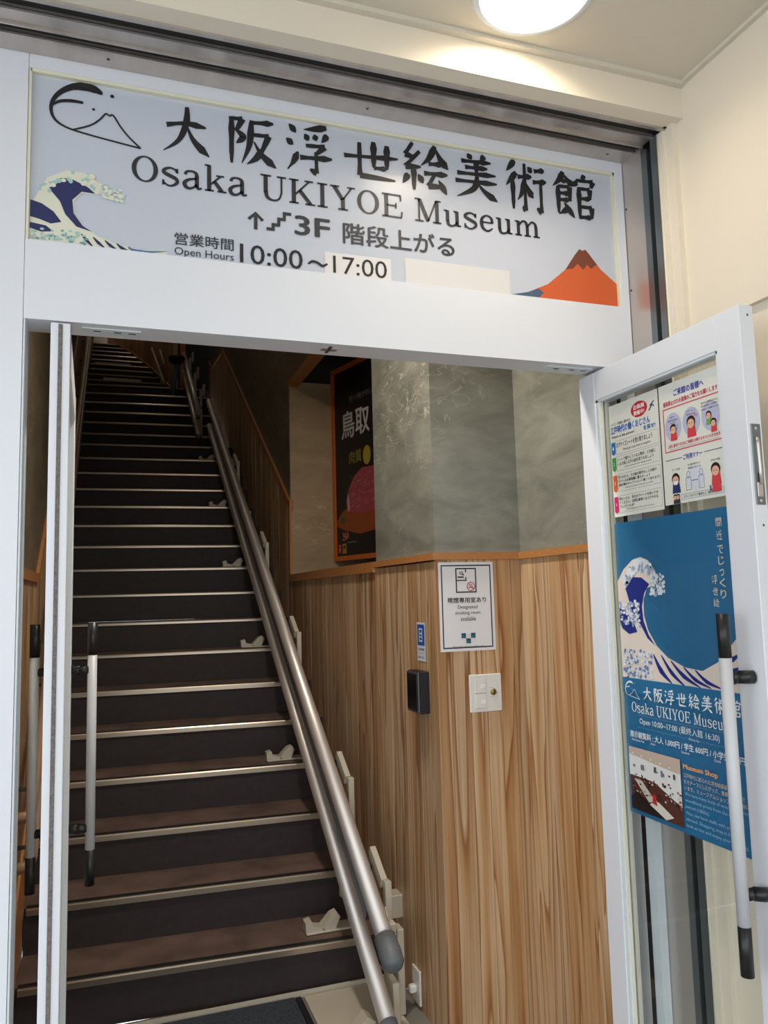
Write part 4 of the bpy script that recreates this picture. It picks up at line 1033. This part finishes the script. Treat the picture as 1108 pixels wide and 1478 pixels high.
for i in range(12):
    a_ = x0 + .01 + .17 * rg.random(); P.rect(a_, 1.024 + .012 * rg.random(), a_ + .008, 1.033 + .012 * rg.random(), rg.choice([(120, 120, 130), (90, 84, 84)]), 9, 'shop_photo')
for i in range(5): P.ell(.03 + i * .036, 1.066 - i * .003, .003, .0015, (250, 246, 232), 9, 'shop_photo', 8)
P.text('Museum Shop', .222, 1.058, .338, 1.074, (226, 170, 120), .03, 5)
body = [('江戸時代に創られた浮世絵版画やそれ', 0), ('をモチーフにしたグッズ、書籍を販売して', 0), ('います。ミュージアムショップは入場無料。', 0), ('We have many kinds of woodblock prints', 1), ('woodblock prints from the era (edo-', 1), ('period (1800s).', 1), ('Also, we have staffs with many', 1), ('abroad. Shopping area is free to', 1), ('look at line and enjoy your shopping', 1)]
zz = 1.052
for i, (l, en) in enumerate(body):
    w = .205 * (len(l) / (20.0 if not en else 38.0))
    P.text(l, .222, zz - .0105, .222 + min(w, .208), zz, (214, 190, 160) if not en else (150, 184, 206), .0, 5); zz -= .0148
for i, ch in enumerate('間近'): P.gl(kanji(ch, .386, 1.636 - i * .030, .406, 1.658 - i * .030), (214, 206, 190), 5, 'brush_lettering')
for i, ch in enumerate('でじっくり'):
    z_ = 1.574 - i * .0255; s_ = .8 if ch == 'っ' else 1
    P.text(ch, .396 - .009 * s_, z_, .396 + .009 * s_, z_ + .020 * s_, (214, 206, 190), .01, 5)
for i, ch in enumerate('浮世絵'): P.gl(kanji(ch, .362, 1.505 - i * .027, .381, 1.526 - i * .027), (214, 206, 190), 5, 'brush_lettering')
P.done({'wave_print': 'printed white and navy wave', 'shop_photo': 'printed photograph of a shop interior'})

# ================================================================== THINGS ON THE PILLAR
FB = Fr((0, YP - .004, 0), (1, 0, 0), (0, 0, 1))
s4 = sheet('smoking_room_notice', 'white designated smoking room notice with navy border on wooden pillar', 'notice', 1.089, 1.295, 1.304, 1.609, (228, 226, 226), fr=FB)
P = Print(FB, s4, .0002)
x0, x1, y0, y1 = 1.089, 1.304, 1.295, 1.609
NVY = (36, 38, 60)
P.frame(x0 + .010, y0 + .010, x1 - .010, y1 - .010, .0045, NVY, 0)
P.frame(1.155, 1.500, 1.236, 1.588, .0045, (34, 34, 38), 1)
P.rect(1.155, 1.542, 1.198, 1.546, (34, 34, 38), 1); P.rect(1.193, 1.546, 1.1972, 1.556, (34, 34, 38), 1); P.rect(1.193, 1.572, 1.1972, 1.588, (34, 34, 38), 1)
P.rect(1.163, 1.553, 1.187, 1.558, (50, 50, 54), 1)
P.line([(1.170, 1.574), (1.174, 1.567), (1.180, 1.566), (1.184, 1.561)], .003, (60, 60, 64), 1, 'print', 3); P.line([(1.176, 1.576), (1.182, 1.572), (1.187, 1.562)], .003, (60, 60, 64), 1, 'print', 3)
P.ring(1.214, 1.522, .0165, .0165, .003, (188, 56, 60), 2); P.line([(1.203, 1.533), (1.225, 1.511)], .003, (188, 56, 60), 2); P.rect(1.204, 1.517, 1.224, 1.520, (60, 50, 54), 1)
P.line([(1.212, 1.532), (1.216, 1.527), (1.222, 1.525)], .002, (60, 50, 54), 1)
P.text('喫煙専用室あり', 1.122, 1.464, 1.272, 1.484, (34, 34, 38), .02)
P.text('Designated', 1.160, 1.440, 1.237, 1.456, (50, 50, 54), .006); P.text('smoking room', 1.149, 1.420, 1.248, 1.436, (50, 50, 54), .006); P.text('available', 1.170, 1.401, 1.229, 1.416, (50, 50, 54), .006)
for a_, b_ in ((1.170, 1.340), (1.207, 1.340), (1.1885, 1.3215)):
    P.rect(a_, b_, a_ + .0175, b_ + .0175, (18, 78, 104), 1); P.ell(a_ + .007, b_ + .006, .004, .005, (30, 120, 110), 2, 'print', 10)
P.ring(1.1975, 1.349, .004, .005, .0012, (150, 146, 140), 1)
P.text('喫煙室以外の場所では喫煙できません 20歳未満は立入禁止', 1.134, 1.308, 1.256, 1.313, (60, 60, 64), .0)
P.done()

sp = thing('switch_panel', 'white wall plate with two push buttons and a key switch on pillar', 'switch', (1.254, YP - .003, 1.08))
MB().bbox(1.192, YP - .012, 1.081, 1.316, YP - .003, 1.211, .002).build('plate', M['plate'], sp)
for a_, b_ in ((1.147, 1.199), (1.094, 1.145)):
    bt = MB().bbox(1.211, YP - .0145, a_, 1.253, YP - .012, b_, .001).build('button', M['plate'], sp)
    MB().bbox(1.234, YP - .0155, (a_ + b_) / 2 - .009, 1.2495, YP - .0145, (a_ + b_) / 2 + .003, .0004).build('marker', pm(250, 250, 248), bt)
    z_ = (a_ + b_) / 2 - .003; sgn = 1 if a_ > 1.12 else -1
    MB().add([(1.239, YP - .0158, z_ - .002 * sgn), (1.244, YP - .0158, z_ - .002 * sgn), (1.2415, YP - .0158, z_ + .002 * sgn)], [(0, 1, 2) if sgn > 0 else (2, 1, 0)]).build('arrow_print', pm(60, 60, 60), bt)
ky = MB().lathe((1.283, YP - .012, 1.148), (0, -1, 0), ((0, .0115), (.003, .0112), (.0035, .009), (.005, .0085), (.0052, .0001)), 20).build('key_switch', M['brass'], sp)
MB().box(1.2815, YP - .0185, 1.142, 1.2845, YP - .017, 1.154).build('key_slot', M['black'], ky)
P = Print(Fr((0, YP - .012, 0), (1, 0, 0), (0, 0, 1)), sp, .0004)
P.text('入', 1.296, 1.160, 1.301, 1.165, (110, 100, 90)); P.text('切', 1.296, 1.141, 1.301, 1.146, (110, 100, 90)); P.line([(1.266, 1.163), (1.282, 1.163), (1.292, 1.155)], .0008, (120, 110, 100)); P.line([(1.266, 1.133), (1.300, 1.133)], .0006, (150, 145, 140))
P.done()
# things on the wall face beside it (plane x = XA, facing -x)
FA = Fr((XA - .004, 0, 0), (0, -1, 0), (0, 0, 1))
s5 = sheet('blue_sticker', 'small white and blue payment sticker on wood above black reader', 'sticker', -2.735, 1.255, -2.655, 1.395, (214, 218, 226), fr=FA)
P = Print(FA, s5, .0002)
P.rect(-2.729, 1.312, -2.661, 1.388, (34, 86, 170), 1); P.frame(-2.712, 1.325, -2.680, 1.374, .005, (220, 226, 240), 2); P.rect(-2.704, 1.352, -2.688, 1.358, (220, 226, 240), 2); P.rect(-2.704, 1.340, -2.688, 1.345, (220, 226, 240), 2)
P.text('ご利用の際は', -2.727, 1.293, -2.663, 1.303, (70, 84, 130), .01); P.text('インターホンで', -2.727, 1.279, -2.663, 1.288, (70, 84, 130), .0); P.text('お呼びください', -2.727, 1.264, -2.663, 1.274, (70, 84, 130), .01)
P.done()
rd = thing('card_reader', 'black wall box with silver edged glossy face beside the pillar corner', 'card reader', (XA - .004, 2.69, 1.07))
MB().bbox(XA - .040, 2.63, 1.075, XA - .003, 2.745, 1.222, .002).build('housing', M['black'], rd)
MB().bbox(XA - .046, 2.632, 1.077, XA - .041, 2.743, 1.220, .001).build('bezel', M['alu'], rd)
MB().bbox(XA - .049, 2.645, 1.085, XA - .046, 2.735, 1.212, .0008).build('glossy_face', M['blackgloss'], rd)
cb = thing('call_button_box', 'small white button box in a beige bracket low on wood wall', 'switch', (XA - .004, 3.0, .24))
MB().bbox(XA - .052, 2.965, .262, XA - .003, 3.035, .347, .003).build('bracket', M['beigeplastic'], cb)
MB().bbox(XA - .060, 2.975, .275, XA - .052, 3.025, .335, .003).build('button', pm(238, 238, 238), cb)
ot = thing('power_outlet', 'white outlet plate with plug near the floor beside the pillar', 'outlet', (XA - .004, 2.83, .02))
MB().bbox(XA - .011, 2.795, .015, XA - .003, 2.870, .135, .002).build('plate', M['plate'], ot)
MB().bbox(XA - .038, 2.822, .052, XA - .011, 2.848, .078, .004).build('plug', M['plate'], ot)
pc = MB().tube([(XA - .036, 2.835, .065), (XA - .055, 2.86, .058), (XA - .07, 2.92, .062), (XA - .08, 2.98, .075), (XA - .09, 3.03, .08)], .004, 8)
pc.tube([(XA - .07, 2.90, .062), (XA - .065, 2.89, .03), (XA - .062, 2.87, .004)], .004, 8)
pc.build('cord', M['cable'], ot)

# restaurant poster seen over the dado
u_ = Vector((.245, -.97, 0)).normalized()
FM = Fr((1.376, 4.885, 0), u_, (0, 0, 1))
mp_ = sheet('restaurant_poster', 'tall black meat restaurant poster in an orange frame above wood panelling', 'poster', .012, 1.75, .60, 2.96, (22, 20, 24), fr=FM, th=.006)
fo = MB()
for a0, b0, a1, b1 in ((-.012, 1.722, .624, 1.752), (-.012, 2.955, .624, 2.985), (-.012, 1.752, .016, 2.955), (.596, 1.752, .624, 2.955)):
    vs = [FM.P(a, b, d) for d in (.012, -.012) for a, b in ((a0, b0), (a1, b0), (a1, b1), (a0, b1))]
    fo.add(vs, [(0, 1, 2, 3), (7, 6, 5, 4), (0, 4, 5, 1), (1, 5, 6, 2), (2, 6, 7, 3), (3, 7, 4, 0)])
fo.build('frame', M['orange'], mp_)
P = Print(FM, mp_, .0004)
P.text('受け継がれる', .20, 2.73, .50, 2.77, (150, 148, 146), .0)
P.text('鳥取', .10, 2.50, .44, 2.68, (206, 204, 200), .02, 1, 'brush_lettering')
P.text('肉質', .19, 2.33, .34, 2.41, (150, 140, 56), .01); P.ell(.40, 2.36, .045, .06, (176, 156, 44), 0)
P.text('うまみと香り', .20, 2.235, .42, 2.255, (130, 126, 124)); P.text('究極の逸品', .30, 2.205, .42, 2.225, (130, 126, 124))
P.poly([(.02, 1.98), (.10, 2.04), (.20, 2.06), (.55, 2.02), (.58, 1.90), (.30, 1.88), (.10, 1.92), (.02, 1.95)], (150, 74, 34), 0, 'food_print')
P.poly([(.16, 2.03), (.15, 2.10), (.18, 2.18), (.25, 2.25), (.34, 2.29), (.50, 2.28), (.56, 2.18), (.56, 2.03), (.36, 2.0)], (164, 70, 82), 1, 'food_print')
P.poly([(.16, 2.03), (.15, 2.10), (.165, 2.15), (.185, 2.10), (.19, 2.04)], (204, 150, 148), 2, 'food_print')
for i in range(60):
    a_, b_ = .2 + .33 * rg.random(), 2.05 + .2 * rg.random()
    P.line([(a_, b_), (a_ + .02, b_ + .01 * (rg.random() - .5)), (a_ + .035, b_ + .012)], .003, (198, 128, 128), 2, 'food_print')
for i in range(9):
    t = i * .7; P.line([(.10, 1.985), (.10 + .05 * math.cos(t), 1.985 + .035 * math.sin(t))], [.012, .003], (66, 92, 44), 2, 'herb_print')
for i in range(26):
    P.ell(.09 + .07 * rg.random(), 1.855 + .05 * rg.random(), .009, .007, (190, 120, 92) if i % 2 else (158, 90, 70), 1, 'salt_print', 6)
P.rect(.03, 1.768, .075, 1.83, (140, 26, 32), 1, 'emblem'); P.rect(.085, 1.768, .135, 1.83, (176, 136, 36), 1, 'emblem')
P.line([(.042, 1.82), (.064, 1.82)], .004, (216, 180, 176), 2, 'emblem'); P.line([(.053, 1.825), (.053, 1.79)], .004, (216, 180, 176), 2, 'emblem'); P.line([(.042, 1.80), (.064, 1.778)], .004, (216, 180, 176), 2, 'emblem'); P.line([(.064, 1.80), (.044, 1.778)], .004, (216, 180, 176), 2, 'emblem')
P.poly([(.093, 1.802), (.126, 1.802), (.124, 1.818), (.094, 1.816)], (40, 30, 20), 2, 'emblem'); P.rect(.096, 1.792, .100, 1.803, (40, 30, 20), 2, 'emblem'); P.rect(.118, 1.792, .122, 1.803, (40, 30, 20), 2, 'emblem')
P.rect(.15, 1.832, .26, 1.838, (120, 118, 116), 1)
P.done({'food_print': 'printed raw beef on a wooden board'})

# ================================================================== LAMPS OVER STAIRS (out of view, light the interior)
for i, (x_, y_, m_) in enumerate(((.35, 5.0, 'lamp2'), (.35, 8.0, 'lamp2'), (.3, 11.0, 'lamp2'), (.55, 2.35, 'lamp3'), (1.4, 4.1, 'lamp2'))):
    z_ = (2.95 + (y_ - 1.99) * .4996 - .004) if i != 4 else 3.298
    l_ = thing('ceiling_lamp', ('round warm lamp over the lower stairs', 'round warm lamp over the middle stairs', 'round warm lamp over the top flight', 'round warm lamp in the vestibule ceiling', 'unseen lamp to light the dining room')[i], 'ceiling light', (x_, y_, z_ + (.0 if i != 4 else -.02)))
    MB().lathe((x_, y_, z_ + .03 * (i != 4)), (0, 0, -1), ((0, .10), (.05, .10), (.055, .09)), 24).build('housing', M['plate'], l_)
    MB().lathe((x_, y_, z_ - .022), (0, 0, -1), ((0, .088), (.0, .0001)), 24).build('diffuser', M[m_], l_)
